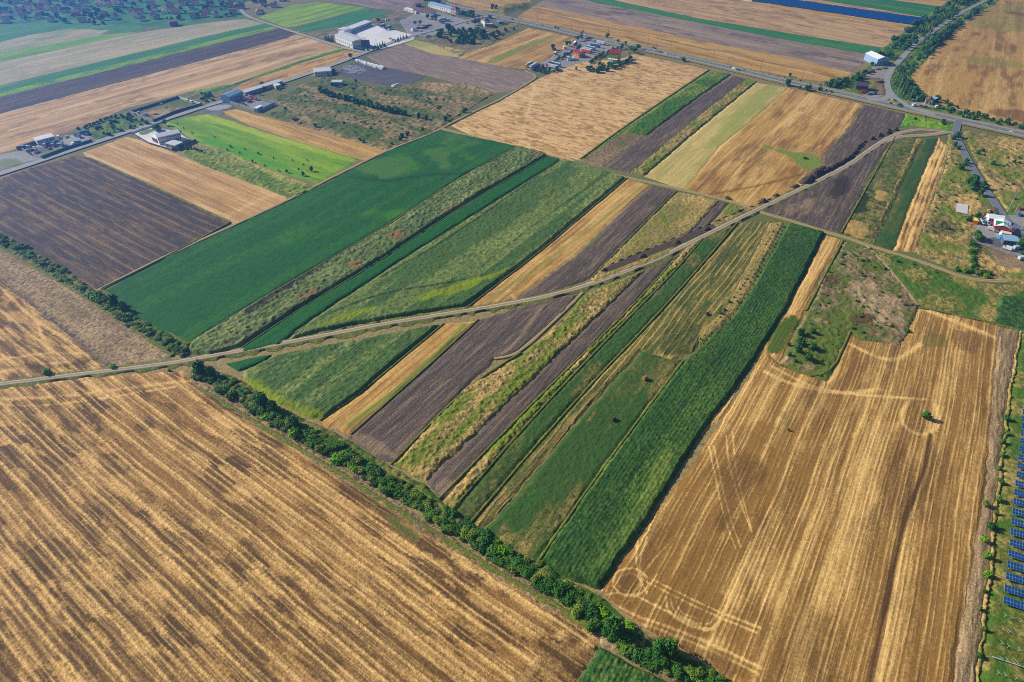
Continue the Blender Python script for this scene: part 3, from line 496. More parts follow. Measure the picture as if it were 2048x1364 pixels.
field('rough_ground', [(1990, 652), (2040, 662), (2015, 800), (1985, 1050), (1952, 1364), (1945, 1500), (1888, 1500), (1905, 1366), (1940, 1150), (1968, 1000), (1982, 800)], mRough, ((1920, 1300), (2000, 700)), pat_plow(1.4, 0.7, 68, 0.5))
field('weed_edge', [(2038, 662), (2044, 662), (2022, 800), (1993, 1050), (1960, 1364), (1953, 1500), (1943, 1500), (1950, 1364), (1984, 1050), (2014, 800)], mWeed, ((1920, 1300), (2000, 700)), pat_weed(1.0, 0.5, 0.2, 0.7, 1.2, s=69), h=0.3)
field('solar_park_grass', [(2044, 662), (2600, 760), (2600, 1500), (1953, 1500), (1960, 1364), (1993, 1050), (2022, 800)], mMargin, ((2003, 1210), (2048, 1225)), pat_weed(0.8, 0.9, 0.3, 0.3, 2.0, s=70, us=10, vs=8), cell=0.5)
field('stubble_strip', [(1652, 471), (1686, 481), (1640, 560), (1612, 622), (1560, 728), (1530, 700), (1480, 765), (1450, 835), (1400, 870), (1485, 762), (1572, 622)], mStubR, A, pat_combine(5, 1.1, 0.5, s=71), stamps=[('poly', [(1555, 645), (1602, 628), (1562, 705), (1532, 700)], 2, 1.2, 2.5)])
field('waste_ground', [(1688, 483), (1740, 497), (1790, 550), (1835, 608), (1838, 617), (1800, 694), (1722, 682), (1700, 664), (1655, 765), (1558, 728), (1614, 622), (1645, 555)], mRubble, A, pat_weed(0.8, 0.9, 0.5, 0.7, 2.2, s=72, us=16, vs=11, gt=0.47), cell=0.65,
      stamps=[('poly', [(1700, 655), (1655, 762), (1618, 745), (1640, 660)], 2, 1.1, 3), ('poly', [(1650, 555), (1682, 552), (1685, 572), (1652, 580)], 1, 0.8, 3), ('poly', [(1700, 560), (1790, 590), (1830, 640), (1720, 640), (1690, 600)], 0, 0.6, 5), ('poly', [(1690, 500), (1730, 510), (1700, 560), (1660, 540)], 0, 0.4, 3), ('poly', [(1700, 630), (1750, 625), (1745, 650), (1705, 650)], 1, 0.9, 2), ('line', [(1645, 560), (1600, 650), (1562, 725)], 0, 1.0, 2)])
field('green_weeds', [(1740, 497), (1800, 512), (1880, 540), (1960, 566), (2048, 572), (2400, 620), (2400, 720), (2048, 662), (1990, 650), (1920, 630), (1838, 612), (1790, 550)], mMargin, A, pat_weed(0.6, 0.9, 0.6, 0.6, 2.2, s=73, us=16, vs=12), cell=0.7,
      stamps=[('line', [(1735, 495), (1790, 550), (1835, 610)], 0, 1.0, 1.2), ('poly', [(1950, 610), (2000, 590), (1995, 645), (1940, 630)], 0, 0.5, 4)])
field('green_crop', [(1998, 592), (2100, 602), (2100, 700), (2030, 660), (1985, 648)], mTall, A, pat_crop(0.1, 0.3, 0.6, 0.5, 2.0, s=74), h=1.4, cell=0.7, kind='stuff', label='dark green planted plot at the right edge above the solar park', cat='crop')
# strips between the tracks
field('soy_crop', [(206, 583), (340, 513), (575, 405), (782, 301), (884, 262), (960, 277), (1036, 293), (925, 353), (785, 446), (645, 529), (503, 611), (376, 690), (290, 650)], mSoy, A, pat_crop(0.05, 0.12, 0.25, 0.12, 2.5, s=75, band=0.14, bs=9), h=0.5, cell=0.75, kind='stuff', label='smooth dark green soy crop filling the widest strip left of the reeds', cat='crop',
      stamps=[('poly', [(720, 335), (770, 318), (800, 322), (840, 345), (790, 358), (745, 352)], 2, 0.35, 7), ('poly', [(775, 312), (800, 305), (838, 335), (845, 352), (820, 340)], 0, 0.5, 5), ('poly', [(845, 300), (885, 296), (925, 318), (900, 342), (860, 338), (862, 315)], 2, 0.35, 7), ('poly', [(870, 272), (900, 276), (935, 305), (960, 330), (925, 320), (890, 295)], 0, 0.4, 5), ('poly', [(880, 268), (960, 278), (980, 290), (940, 298), (910, 284)], 2, 0.3, 6), ('line', [(700, 356), (780, 366), (860, 350), (960, 350)], 1, 0.5, 3), ('poly', [(740, 418), (790, 425), (850, 425), (770, 440), (720, 435)], 0, 0.4, 5), ('poly', [(560, 470), (680, 450), (640, 480), (560, 500)], 0, 0.18, 6)])
field('reed_strip', [(1038, 294), (1086, 306), (1096, 311), (960, 390), (902, 426), (762, 520), (602, 616), (482, 695), (420, 712), (372, 708), (378, 690), (503, 612), (645, 531), (785, 448), (925, 355)], mReed, A, pat_weed(0.7, 0.0, 0.5, 1.0, 2.0, s=76), h=1.3, cell=0.65, kind='stuff', label='strip of grey green reeds with rusty patches between the two soy crops', cat='reeds',
      stamps=[('line', [(500, 625), (560, 588), (700, 495)], 1, 1.0, 3.2), ('poly', [(595, 595), (640, 578), (632, 588), (600, 606)], 2, 0.75, 3), ('poly', [(700, 530), (730, 525), (722, 540), (700, 540)], 2, 0.75, 3), ('poly', [(770, 468), (815, 465), (815, 480), (780, 485)], 2, 0.8, 3), ('poly', [(880, 425), (925, 405), (920, 415), (885, 435)], 2, 0.7, 3), ('poly', [(660, 560), (680, 548), (684, 555), (665, 566)], 2, 0.8, 2.5), ('poly', [(1060, 305), (1085, 304), (1080, 312), (1062, 314)], 2, 1.0, 1.5), ('line', [(380, 692), (503, 613), (645, 532), (785, 449)], 0, 0.9, 1.5), ('line', [(430, 700), (520, 660), (640, 590)], 1, 0.4, 2.5)])
field('soy_crop', [(1097, 312), (1124, 319), (962, 421), (802, 521), (642, 626), (585, 668), (560, 690), (482, 708), (484, 697), (604, 617), (764, 521), (904, 427)], mSoy, A, pat_crop(0.05, 0.1, 0.2, 0.15, 2.2, s=77), h=0.5, cell=0.7, kind='stuff', label='narrow dark green soy strip between the reeds and the maize', cat='crop')
field('soy_crop', [(450, 728), (500, 717), (548, 708), (530, 722), (480, 745)], mSoy, A, pat_crop(0.05, 0.1, 0.2, 0.15, 2.2, s=78), h=0.5, cell=0.6, kind='stuff', label='small dark green soy corner below the dirt road beside the hedge', cat='crop')
field('maize_crop', [(1127, 319), (1190, 338), (1252, 356), (1150, 442), (1080, 502), (960, 592), (930, 613), (760, 641), (640, 664), (575, 684), (590, 668), (645, 628), (804, 522), (964, 422)], mCorn, A, pat_crop(0.18, 0.45, 0.35, 0.45, 1.8, s=79, band=0.35, bs=7), h=1.3, cell=0.68, kind='stuff', label='tall grey green maize with pale tassels above the dirt road', cat='crop',
      stamps=[('poly', [(1110, 330), (1180, 345), (860, 560), (740, 600)], 0, -0.5, 4), ('line', [(1100, 338), (900, 480), (760, 560)], 1, 0.9, 0.8), ('line', [(1150, 395), (1060, 460), (960, 540)], 1, 0.6, 0.7), ('poly', [(1030, 535), (1070, 520), (900, 600), (760, 610), (650, 650), (620, 665)], 2, 0.8, 3), ('line', [(1240, 370), (1110, 475), (1000, 560)], 0, 0.6, 3), ('line', [(640, 640), (760, 590), (900, 570), (1060, 535)], 1, 0.8, 0.9)])
field('maize_crop', [(552, 712), (640, 694), (760, 672), (886, 648), (850, 678), (800, 717), (722, 787), (648, 840), (625, 836), (560, 811), (492, 766), (486, 746), (520, 728)], mCorn, A, pat_crop(0.12, 0.6, 0.4, 0.5, 1.8, s=80, band=0.3, bs=8), h=1.3, cell=0.6, kind='stuff', label='tall grey green maize wedge below the dirt road down to the hedge', cat='crop',
      stamps=[('poly', [(860, 660), (800, 715), (690, 800), (660, 800), (760, 715)], 2, -0.3, 3), ('line', [(500, 770), (560, 815), (640, 842)], 2, 0.9, 4), ('poly', [(480, 745), (530, 728), (560, 735), (500, 765)], 0, 0.5, 3)])
field('stubble_strip', [(1254, 358), (1302, 371), (1270, 400), (1150, 512), (1030, 600), (1005, 608), (932, 619), (962, 594), (1082, 503), (1152, 443)], mStubO, A, pat_combine(4, 0.9, 0.7, s=81), cell=0.65, stamps=[('line', [(1285, 375), (1130, 500), (980, 600)], 2, 0.6, 1.6), ('line', [(960, 595), (1010, 575), (1030, 600)], 0, 0.8, 1)])
field('stubble_strip', [(888, 648), (957, 641), (900, 690), (870, 721), (775, 805), (702, 870), (648, 852), (640, 842), (722, 788), (800, 718)], mStubO, A, pat_combine(4, 1.0, 0.7, s=82), cell=0.55, stamps=[('line', [(930, 650), (830, 755), (700, 850)], 2, 1.0, 1.5)])
field('ploughed_field', [(1302, 371), (1352, 383), (1242, 492), (1182, 556), (1100, 590), (1008, 607), (1030, 600), (1150, 512), (1270, 400)], mPlow, A, pat_plow(1.6, 0.6, 83), cell=0.65, stamps=[('poly', [(1180, 470), (1210, 460), (1190, 490), (1160, 495)], 2, 0.6, 2)])
field('ploughed_field', [(957, 640), (1060, 607), (1158, 588), (1135, 622), (1085, 665), (1042, 702), (1020, 714), (992, 718), (932, 776), (840, 870), (792, 926), (768, 924), (690, 872), (702, 870), (775, 805), (870, 721)], mPlow, A, pat_plow(1.6, 0.6, 84), cell=0.52,
      stamps=[('line', [(1080, 620), (1030, 690), (995, 715)], 0, 0.8, 1.6), ('line', [(1130, 600), (1060, 620), (1010, 640)], 0, 0.4, 1), ('poly', [(690, 872), (790, 925), (800, 910), (715, 860)], 0, 0.6, 2)])
field('dry_weeds', [(1354, 384), (1400, 392), (1440, 402), (1345, 502), (1330, 514), (1250, 545), (1184, 568), (1182, 556), (1200, 536), (1244, 492)], mWeed, A, pat_weed(1.0, 0.3, 0.3, 0.5, 1.6, s=85), h=0.2, cell=0.65, stamps=[('poly', [(1322, 430), (1335, 432), (1335, 448), (1325, 445)], 2, 1.3, 1)])
field('ploughed_strip', [(1440, 402), (1458, 407), (1430, 440), (1394, 478), (1345, 504)], mPlow, A, pat_plow(1.6, 0.5, 86), cell=0.65)
field('weed_strip', [(1458, 407), (1512, 418), (1480, 436), (1402, 472), (1392, 468), (1428, 442)], mWeed, A, pat_weed(0.8, 0.7, 0.3, 0.5, 1.6, s=87), cell=0.65)
field('weed_strip', [(1165, 592), (1230, 565), (1292, 538), (1250, 580), (1205, 622), (1052, 770), (935, 882), (852, 962), (782, 930), (792, 926), (840, 870), (932, 778), (1045, 710), (1095, 668), (1142, 622)], mWeed, A, pat_weed(0.9, 0.85, 0.55, 0.8, 1.7, s=88, us=40, vs=5), h=0.3, cell=0.5,
      stamps=[('poly', [(1110, 640), (1130, 640), (1120, 652), (1100, 650)], 1, 0.9, 1.5), ('poly', [(840, 930), (870, 935), (850, 962), (790, 932)], 0, 0.6, 2)])
field('ploughed_strip', [(1292, 538), (1345, 514), (1368, 500), (1330, 540), (1252, 627), (1080, 792), (960, 918), (892, 1000), (878, 998), (852, 966), (935, 884), (1052, 772), (1206, 624)], mPlow, A, pat_plow(1.6, 0.5, 89), cell=0.5, stamps=[('poly', [(880, 960), (920, 960), (890, 1000), (860, 970)], 0, 0.6, 2)])
field('weed_strip', [(1368, 500), (1404, 478), (1385, 500), (1350, 542), (1202, 690), (1050, 852), (910, 1018), (902, 1018), (884, 1002), (962, 918), (1082, 792), (1254, 627)], mWeed, A, pat_weed(0.8, 0.9, 0.55, 0.9, 1.6, s=90, us=30, vs=5, gt=0.45), h=0.4, cell=0.5)
field('green_strip', [(1405, 479), (1474, 446), (1440, 490), (1332, 612), (1150, 802), (1040, 925), (937, 1050), (908, 1024), (1050, 854), (1204, 692), (1352, 542)], mGrass, A, pat_weed(0.3, 1.0, 0.6, 0.4, 1.6, s=91, us=30, vs=8, gt=0.40), cell=0.5, h=0.15)
field('mown_field', [(1477, 446), (1570, 441), (1540, 490), (1470, 615), (1400, 692), (1366, 717), (1345, 720), (1282, 702), (1130, 868), (1000, 1025), (958, 1062), (938, 1052), (1042, 925), (1152, 802), (1334, 612), (1442, 490)], mGrass, A, pat_windrow(3.6, 0.42, 0.3, 0.3, 0.22, 1.6, 92, lines=0.15, comb=False, broken=0.35), cell=0.45,
      stamps=[('poly', [(1340, 640), (1400, 650), (1380, 720), (1300, 700)], 1, 0.4, 4), ('line', [(1290, 700), (1200, 800), (1100, 900), (1000, 1010)], 0, 0.7, 0.5), ('line', [(1280, 712), (1330, 715), (1370, 712)], 0, 0.8, 1.5), ('line', [(1475, 455), (1335, 615), (1155, 805)], 0, 0.5, 0.5), ('poly', [(1000, 960), (960, 1060), (940, 1050), (975, 1000)], 0, 0.25, 3)])
field('mown_field', [(1284, 703), (1347, 721), (1366, 720), (1290, 822), (1202, 940), (1120, 1060), (1076, 1122), (1030, 1100), (985, 1082), (958, 1064), (1002, 1026), (1132, 870)], mGrass, A, pat_weed(0.25, 1.0, 0.6, 0.3, 1.5, s=93, us=70, vs=6, gt=0.42), cell=0.5,
      stamps=[('poly', [(1284, 705), (1366, 722), (1290, 810), (1200, 800)], 0, 0.2, 8), ('poly', [(1120, 850), (1240, 850), (1070, 1080), (1000, 1060)], 2, 0.8, 5), ('line', [(960, 1058), (990, 1052), (1018, 1060)], 0, 1.0, 0.7), ('line', [(1360, 730), (1200, 935), (1080, 1110)], 0, 0.5, 1.5), ('poly', [(985, 1080), (1075, 1120), (1080, 1100), (1010, 1070)], 0, 0.3, 3)])
field('orchard_strip', [(1535, 446), (1572, 442), (1500, 580), (1472, 625), (1425, 672), (1390, 700), (1395, 660), (1445, 620)], mWeed, A, pat_weed(0.8, 0.5, 0.3, 0.2, 1.6, s=94), cell=0.6, lift=LAY[0]+0.1)
field('tall_green_crop', [(1576, 446), (1650, 466), (1612, 540), (1572, 622), (1482, 762), (1400, 872), (1300, 1035), (1200, 1180), (1130, 1155), (1076, 1126), (1202, 942), (1368, 722), (1472, 628), (1510, 565)], mTall, A, pat_crop(0.12, 0.3, 0.45, 0.38, 1.3, s=95, band=0.08), h=1.25, cell=0.5, kind='stuff', label='tall lush green crop strip left of the golden stubble field', cat='crop',
      stamps=[('poly', [(1435, 655), (1455, 658), (1460, 680), (1440, 682)], 3, 0.9, 1), ('line', [(1340, 900), (1290, 1000), (1240, 1080), (1200, 1130)], 0, 0.35, 3), ('poly', [(1120, 1140), (1160, 1160), (1150, 1168), (1115, 1148)], 3, 0.9, 0.7), ('line', [(1365, 728), (1204, 944), (1078, 1124)], 0, 0.5, 0.8), ('line', [(1560, 480), (1430, 680)], 1, 0.6, 0.8), ('line', [(1450, 700), (1300, 900), (1200, 1050)], 1, 0.5, 0.7), ('poly', [(1300, 930), (1350, 900), (1330, 960), (1270, 1040)], 0, 0.3, 2.5)])
field('hedge_undergrowth', [(-60, 440), (0, 462), (100, 520), (200, 586), (300, 645), (378, 692), (380, 712), (345, 712), (270, 668), (180, 608), (90, 548), (0, 496), (-60, 475)], mMargin, Bd, pat_weed(0.2, 0.9, 0.8, 1.0, 2.0, s=96), cell=0.7)
field('hedge_undergrowth', [(385, 733), (450, 745), (486, 762), (560, 815), (640, 850), (700, 880), (780, 932), (850, 970), (905, 1025), (960, 1070), (1076, 1130), (1200, 1190), (1250, 1240), (1310, 1280), (1470, 1364), (1560, 1440), (1500, 1440), (1390, 1364), (1290, 1310), (1215, 1262), (1150, 1215), (1000, 1125), (850, 1025), (700, 940), (600, 878), (450, 785), (390, 750)], mMargin, Bd, pat_weed(0.35, 0.9, 0.7, 0.9, 2.0, s=97), cell=0.6)

# ---------------- roads and tracks ----------------
mAsph = road_mat('worn_asphalt', C(118, 124, 132), C(150, 146, 134), C(104, 110, 120), 0.5)
mLocal = road_mat('pale_asphalt', C(158, 158, 156), C(160, 152, 130), C(146, 148, 148), 0.5)
mDirt = road_mat('dirt_road_surface', C(152, 134, 112), C(130, 112, 78), C(200, 180, 152), 0.9)
mTrack = road_mat('field_track_surface', C(150, 132, 84), C(130, 124, 66), C(190, 166, 122), 0.9)
mShould = road_mat('gravel_shoulder', C(168, 160, 136), C(140, 140, 96), C(168, 160, 136), 0.2)
strip('road_verge', MAIN, 24, mTrack, 0.62, step=8)
strip('road_shoulder', MAIN, 15, mShould, 0.66, step=8)
strip('main_road', MAIN, 8.6, mAsph, 0.70, step=8)
strip('local_road', LOCAL, 7.5, mLocal, 0.72, step=6)
strip('village_road', [(455, -30), (466, 0), (478, 14), (490, 32), (530, 46), (595, 67), (650, 85), (700, 100), (735, 106)], 6, mShould, 0.71, step=6)
strip('side_road', [(1870, 231), (1822, 218), (1800, 203), (1782, 190), (1775, 175), (1773, 160), (1779, 145), (1797, 124), (1815, 104), (1832, 88), (1850, 74), (1880, 54), (1915, 30), (1950, 12), (1978, -2), (2040, -40)], 6.5, mLocal, 0.73, step=4)
strip('side_road', [(1735, 200), (1762, 201), (1780, 194), (1779, 184)], 8, mLocal, 0.735, step=3)
strip('camp_road', [(1918, 241), (1912, 256), (1911, 272), (1925, 302), (1945, 340), (1965, 372), (1985, 402), (2002, 430), (2024, 452), (2070, 468), (2200, 490)], 6.2, mAsph, 0.73, step=4)
DR_ = [(-200, 790), (0, 770), (150, 751), (350, 727), (400, 717), (500, 700), (640, 674), (760, 650), (900, 628), (1000, 612), (1100, 593), (1180, 570), (1250, 545), (1330, 512), (1400, 477), (1480, 437), (1560, 399), (1640, 361)]
strip('dirt_road_verge', DR_, 6.5, mMargin, 0.635, step=1.5, w2=9.5, rag=0.7, crown=0.0)
strip('dirt_road', [(-200, 790), (0, 770), (150, 751), (350, 727), (400, 717), (500, 700), (640, 674), (760, 650), (900, 628), (1000, 612), (1100, 593), (1180, 570), (1250, 545), (1330, 512), (1400, 477), (1480, 437), (1560, 399), (1640, 361), (1700, 330), (1740, 300), (1785, 271), (1830, 259), (1875, 262), (1905, 266)], 3.9, mDirt, 0.665, step=2.0, w2=6.6, rag=0.4)
strip('dirt_loop', [(1768, 285), (1800, 273), (1850, 272), (1895, 265)], 7, mDirt, 0.74, step=3, rag=0.15)
strip('field_track', [(884, 258), (940, 272), (1000, 288), (1100, 313), (1180, 338), (1250, 355), (1320, 370), (1400, 388), (1480, 408), (1530, 428), (1570, 438), (1650, 464), (1700, 478), (1735, 491), (1790, 507), (1880, 537), (1910, 550), (1960, 563), (2030, 562)], 4.5, mTrack, 0.60, step=3, rag=0.15)
strip('field_track', [(196, 582), (340, 509), (470, 450), (570, 404), (640, 368), (720, 328), (780, 299), (868, 266), (900, 248), (960, 218), (1000, 200), (1065, 162), (1075, 152), (1050, 142)], 3.6, mTrack, 0.61, step=3, rag=0.15)
strip('field_track', [(1165, 586), (1140, 612), (1088, 662), (1045, 700), (1020, 714), (988, 718)], 2.4, mTrack, 0.60, step=1.5, rag=0.4)
strip('field_track', [(1735, 492), (1790, 551), (1836, 612)], 2.6, mTrack, 0.66, step=2, rag=0.2)
# lane markings of the main road: one painted sheet
def lane_lines():
    q = np.array(smooth(PA(MAIN), 2)); seg = np.linalg.norm(np.diff(q, axis=0), axis=1); s = np.concatenate([[0], np.cumsum(seg)])
    V = []; F = []
    def quad(t0, t1, o, w_):
        pts = []
        for t in (t0, t1):
            x = np.interp(t, s, q[:, 0]); y = np.interp(t, s, q[:, 1]); x2 = np.interp(t+1, s, q[:, 0]); y2 = np.interp(t+1, s, q[:, 1])
            dx, dy = x2-x, y2-y; L = math.hypot(dx, dy) or 1; nx, ny = dy/L, -dx/L
            pts += [(x+nx*(o-w_), y+ny*(o-w_), 0.712), (x+nx*(o+w_), y+ny*(o+w_), 0.712)]
        b = len(V); V.extend(pts); F.append((b, b+1, b+3, b+2))
    t = 200
    while t < s[-1]-20:
        quad(t, t+5, 0, 0.09); quad(t, t+12, -4.3, 0.08); quad(t, t+12, 4.3, 0.08); t += 12
    me = bpy.data.meshes.new('lane_marking'); me.from_pydata(V, [], F); me.update()
    o = link('lane_marking', me, flat_mat('road_paint', C(220, 220, 215), 0.7)); o['kind'] = 'structure'
lane_lines()

# ---------------- weedy margins along the field boundaries ----------------
for w_, lf, pts in ((2.0, .66, [(206, 582), (376, 690)]), (1.6, .66, [(376, 690), (503, 611), (645, 529), (785, 446), (925, 353), (1036, 293)]), (1.2, .66, [(484, 697), (604, 617), (764, 521), (904, 427), (1097, 312)]), (1.0, .66, [(590, 668), (804, 522), (964, 422), (1127, 319)]),
        (1.0, .66, [(932, 618), (1082, 503), (1152, 443), (1254, 357)]), (1.2, .66, [(1184, 556), (1244, 492), (1353, 383)]), (1.4, .66, [(782, 930), (932, 776), (1042, 706)]), (1.3, .66, [(878, 999), (1080, 792), (1253, 627), (1369, 498)]), (1.6, .66, [(905, 1020), (1050, 853), (1203, 691), (1351, 542), (1405, 478)]),
        (1.4, .66, [(937, 1051), (1150, 802), (1333, 612), (1475, 446)]), (1.4, .66, [(1076, 1124), (1202, 941), (1367, 722)]), (1.6, .66, [(1612, 622), (1686, 481)]), (1.6, .66, [(460, 446), (330, 516), (202, 579)]), (1.6, .66, [(178, 316), (300, 370), (460, 445)]), (1.8, .66, [(1162, 318), (1250, 253), (1418, 140)]),
        (1.4, .66, [(1262, 346), (1400, 231), (1492, 158)]), (1.4, .66, [(1682, 467), (1790, 274)]), (1.2, .66, [(640, 842), (722, 787), (888, 648)]), (1.2, .66, [(702, 870), (870, 721), (957, 640)]), (2.2, .66, [(1838, 615), (2003, 651), (2038, 661)]), (1.6, .66, [(1700, 664), (1655, 765), (1560, 730)]), (2.4, .66, [(0, 496), (200, 612), (345, 712)]), (2.2, .66, [(400, 778), (590, 892), (790, 1016), (990, 1142), (1190, 1258)])):
    q_ = smooth(PA(pts), 1); L_ = []
    strip('weed_margin', pts, w_, mMargin, lf, step=1.3, rag=0.8, crown=0.25)
# ---------------- small mesh helpers ----------------
class MB:
    """collects shapes, then links them as one mesh object"""
    def __init__(s): s.bm = bmesh.new(); s.mi = 0; s.mats = []
    def mat(s, m):
        if m not in s.mats: s.mats.append(m)
        s.mi = s.mats.index(m); return s
    def poly(s, pts):
        f = s.bm.faces.new([s.bm.verts.new(p) for p in pts]); f.material_index = s.mi; return s
    def hexa(s, b, t):
        vb = [s.bm.verts.new(p) for p in b]; vt = [s.bm.verts.new(p) for p in t]; n = len(b)
        fs = [s.bm.faces.new(vb[::-1]), s.bm.faces.new(vt)]
        for i in range(n): fs.append(s.bm.faces.new((vb[i], vb[(i+1) % n], vt[(i+1) % n], vt[i])))
        for f in fs: f.material_index = s.mi
        return s
    def box(s, cx, cy, z0, lx, ly, h, rz=0.0, tx=1.0, ty=1.0):
        c, n = math.cos(rz), math.sin(rz)
        def q(k, z, fx, fy):
            return [(cx+c*a*fx*lx/2-n*b*fy*ly/2, cy+n*a*fx*lx/2+c*b*fy*ly/2, z) for a, b in ((-1, -1), (1, -1), (1, 1), (-1, 1))]
        return s.hexa(q(0, z0, 1, 1), q(1, z0+h, tx, ty))
    def cyl(s, x, y, z0, r, h, n=8, r2=None, axis='z'):
        r2 = r if r2 is None else r2
        P0 = []; P1 = []
        for i in range(n):
            a = 2*math.pi*i/n; ca, sa = math.cos(a), math.sin(a)
            if axis == 'z': P0.append((x+r*ca, y+r*sa, z0)); P1.append((x+r2*ca, y+r2*sa, z0+h))
            elif axis == 'y': P0.append((x+r*sa, y, z0+r*ca)); P1.append((x+r2*sa, y+h, z0+r2*ca))
            else: P0.append((x, y+r*ca, z0+r*sa)); P1.append((x+h, y+r2*ca, z0+r2*sa))
        return s.hexa(P0, P1)
    def prism(s, prof, y0, y1, ty=None):
        """side profile (x,z) pushed across y"""
        a = [(x, y0, z) for x, z in prof]; b = [(x, y1, z) for x, z in prof]
        return s.hexa(b, a) if False else s.hexa(a[::-1], b[::-1])
    def me(s, name, smooth_=False):
        bmesh.ops.recalc_face_normals(s.bm, faces=s.bm.faces)
        me = bpy.data.meshes.new(name); s.bm.to_mesh(me); s.bm.free()
        for m in s.mats: me.materials.append(m)
        if smooth_: me.polygons.foreach_set('use_smooth', np.ones(len(me.polygons), bool))
        return me
    def build(s, name, mat=None, parent=None, smooth_=False):
        if mat is not None: s.mat(mat)
        me = s.me(name, smooth_); o = link(name, me, None, parent)
        if parent is not None: KIDS.setdefault(parent.name, []).append(o)
        return o
def heading(a, b):
    (x1, y1), (x2, y2) = P(*a), P(*b); return math.atan2(y2-y1, x2-x1)
PAINT = {}
def paint(r, g, b, rough=0.45):
    k = 'painted_%d_%d_%d' % (r, g, b); return flat_mat(k, C(r, g, b), rough, 0.06, 0.8)
mGlass = flat_mat('window_glass', C(40, 52, 64), 0.15, 0.1, 1.0, spec=0.6)
mTyre = flat_mat('rubber', C(34, 34, 36), 0.9)
mWood = flat_mat('grey_timber', C(120, 104, 86), 0.9)
mBark = flat_mat('bark', C(86, 70, 54), 0.95)
mMetal = flat_mat('galvanised_metal', C(176, 182, 188), 0.45, 0.1)
mTin = flat_mat('white_sheet_roof', C(238, 240, 242), 0.5, 0.1)
mTinB = flat_mat('blue_sheet_roof', C(150, 184, 214), 0.5, 0.08)
mTinG = flat_mat('grey_sheet_roof', C(204, 206, 206), 0.6, 0.12)
mTile = flat_mat('orange_roof_tiles', C(176, 92, 62), 0.85, 0.25, 0.8)
mTileB = flat_mat('brown_roof_tiles', C(126, 84, 74), 0.85, 0.25, 0.8)
mTileD = flat_mat('dark_roof_tiles', C(88, 66, 84), 0.8, 0.2, 0.8)
mRed = flat_mat('crimson_sheet_roof', C(158, 34, 58), 0.5, 0.08)
mWhite = flat_mat('white_render', C(240, 238, 230), 0.85, 0.06)
mCream = flat_mat('cream_render', C(214, 196, 158), 0.85, 0.1)
mBrick = flat_mat('brick_red_wall', C(128, 80, 68), 0.9, 0.2)
mBlueW = flat_mat('pale_blue_panel', C(150, 190, 222), 0.6, 0.05)
mConcr = flat_mat('concrete_wall', C(168, 166, 160), 0.9, 0.15)
mDarkW = flat_mat('dark_grey_panel', C(84, 100, 118), 0.6, 0.1)
mDoor = flat_mat('door_paint', C(90, 84, 78), 0.6)
mRust = flat_mat('rusty_scrap', C(104, 62, 44), 0.9, 0.35, 1.2)
mSoil = ground_mat('heaped_soil', C(82, 68, 58), C(122, 102, 82), C(52, 44, 42), C(80, 96, 50), 0.9, (0.4, 0.4), 0.4, 0.1, 0.6, 0.4)

# ---------------- vegetation ----------------
mLeafA = leaf_mat('hedge_leaves', C(42, 84, 30), C(78, 118, 42))
mLeafB = leaf_mat('bright_leaves', C(88, 142, 34), C(128, 170, 52))
mLeafC = leaf_mat('dark_leaves', C(44, 88, 40), C(72, 116, 46))
mLeafP = leaf_mat('poplar_leaves', C(70, 112, 48), C(118, 148, 76))
mLeafF = leaf_mat('far_leaves', C(58, 104, 44), C(96, 136, 60))
mLeafD = leaf_mat('olive_leaves', C(74, 112, 38), C(124, 140, 62))
mLeafR = leaf_mat('rusty_leaves', C(150, 92, 58), C(170, 116, 72))
def leafcloud(name, mat, n, shape='bush', leaf=0.16, seed=0, lobes=7):
    """many small leaf-sized faces spread through a lumpy crown, unit radius, base at z=0"""
    r = random.Random(seed); V = []; F = []; LB = []
    for i in range(lobes):
        if shape == 'bush': a = r.uniform(0, 6.28); d = r.uniform(0.1, 0.55); LB.append((d*math.cos(a), d*math.sin(a), r.uniform(0.4, 0.95), r.uniform(0.32, 0.55)))
        elif shape == 'tree': a = r.uniform(0, 6.28); d = r.uniform(0.0, 0.6); LB.append((d*math.cos(a), d*math.sin(a), r.uniform(0.9, 2.0), r.uniform(0.35, 0.6)))
        elif shape == 'poplar': t = i/(lobes-1); LB.append((r.uniform(-.1, .1), r.uniform(-.1, .1), 0.8+t*4.2, 0.55*(1-0.55*t)+0.08))
        elif shape == 'cone': t = i/(lobes-1); LB.append((0, 0, 0.3+t*2.0, 0.75*(1-t)+0.1))
    tot = sum(l[3]**2 for l in LB)
    for (x, y, z, R) in LB:
        for _ in range(max(6, int(n*R*R/tot))):
            th = r.uniform(0, 6.283); cz = r.uniform(-0.75, 1); sz = math.sqrt(1-cz*cz); nr = Vector((sz*math.cos(th), sz*math.sin(th), cz))
            q = Vector((x, y, z))+nr*R*r.uniform(0.62, 1.12)
            if q.z < 0.03: q.z = 0.03
            nn = (nr+Vector((r.uniform(-.8, .8), r.uniform(-.8, .8), r.uniform(-.3, .9)))).normalized()
            t1 = nn.orthogonal().normalized(); t1.rotate(Matrix.Rotation(r.uniform(0, 6.28), 3, nn)); t2 = nn.cross(t1); s = leaf*r.uniform(0.6, 1.3)
            b = len(V); V += [q-t1*s-t2*s*.5, q+t1*s*.2-t2*s*.8, q+t1*s+t2*s*.3, q-t1*s*.1+t2*s*.9]; F.append((b, b+1, b+2, b+3))
    me = bpy.data.meshes.new(name); me.from_pydata(V, [], F); me.update(); me.materials.append(mat)
    return me
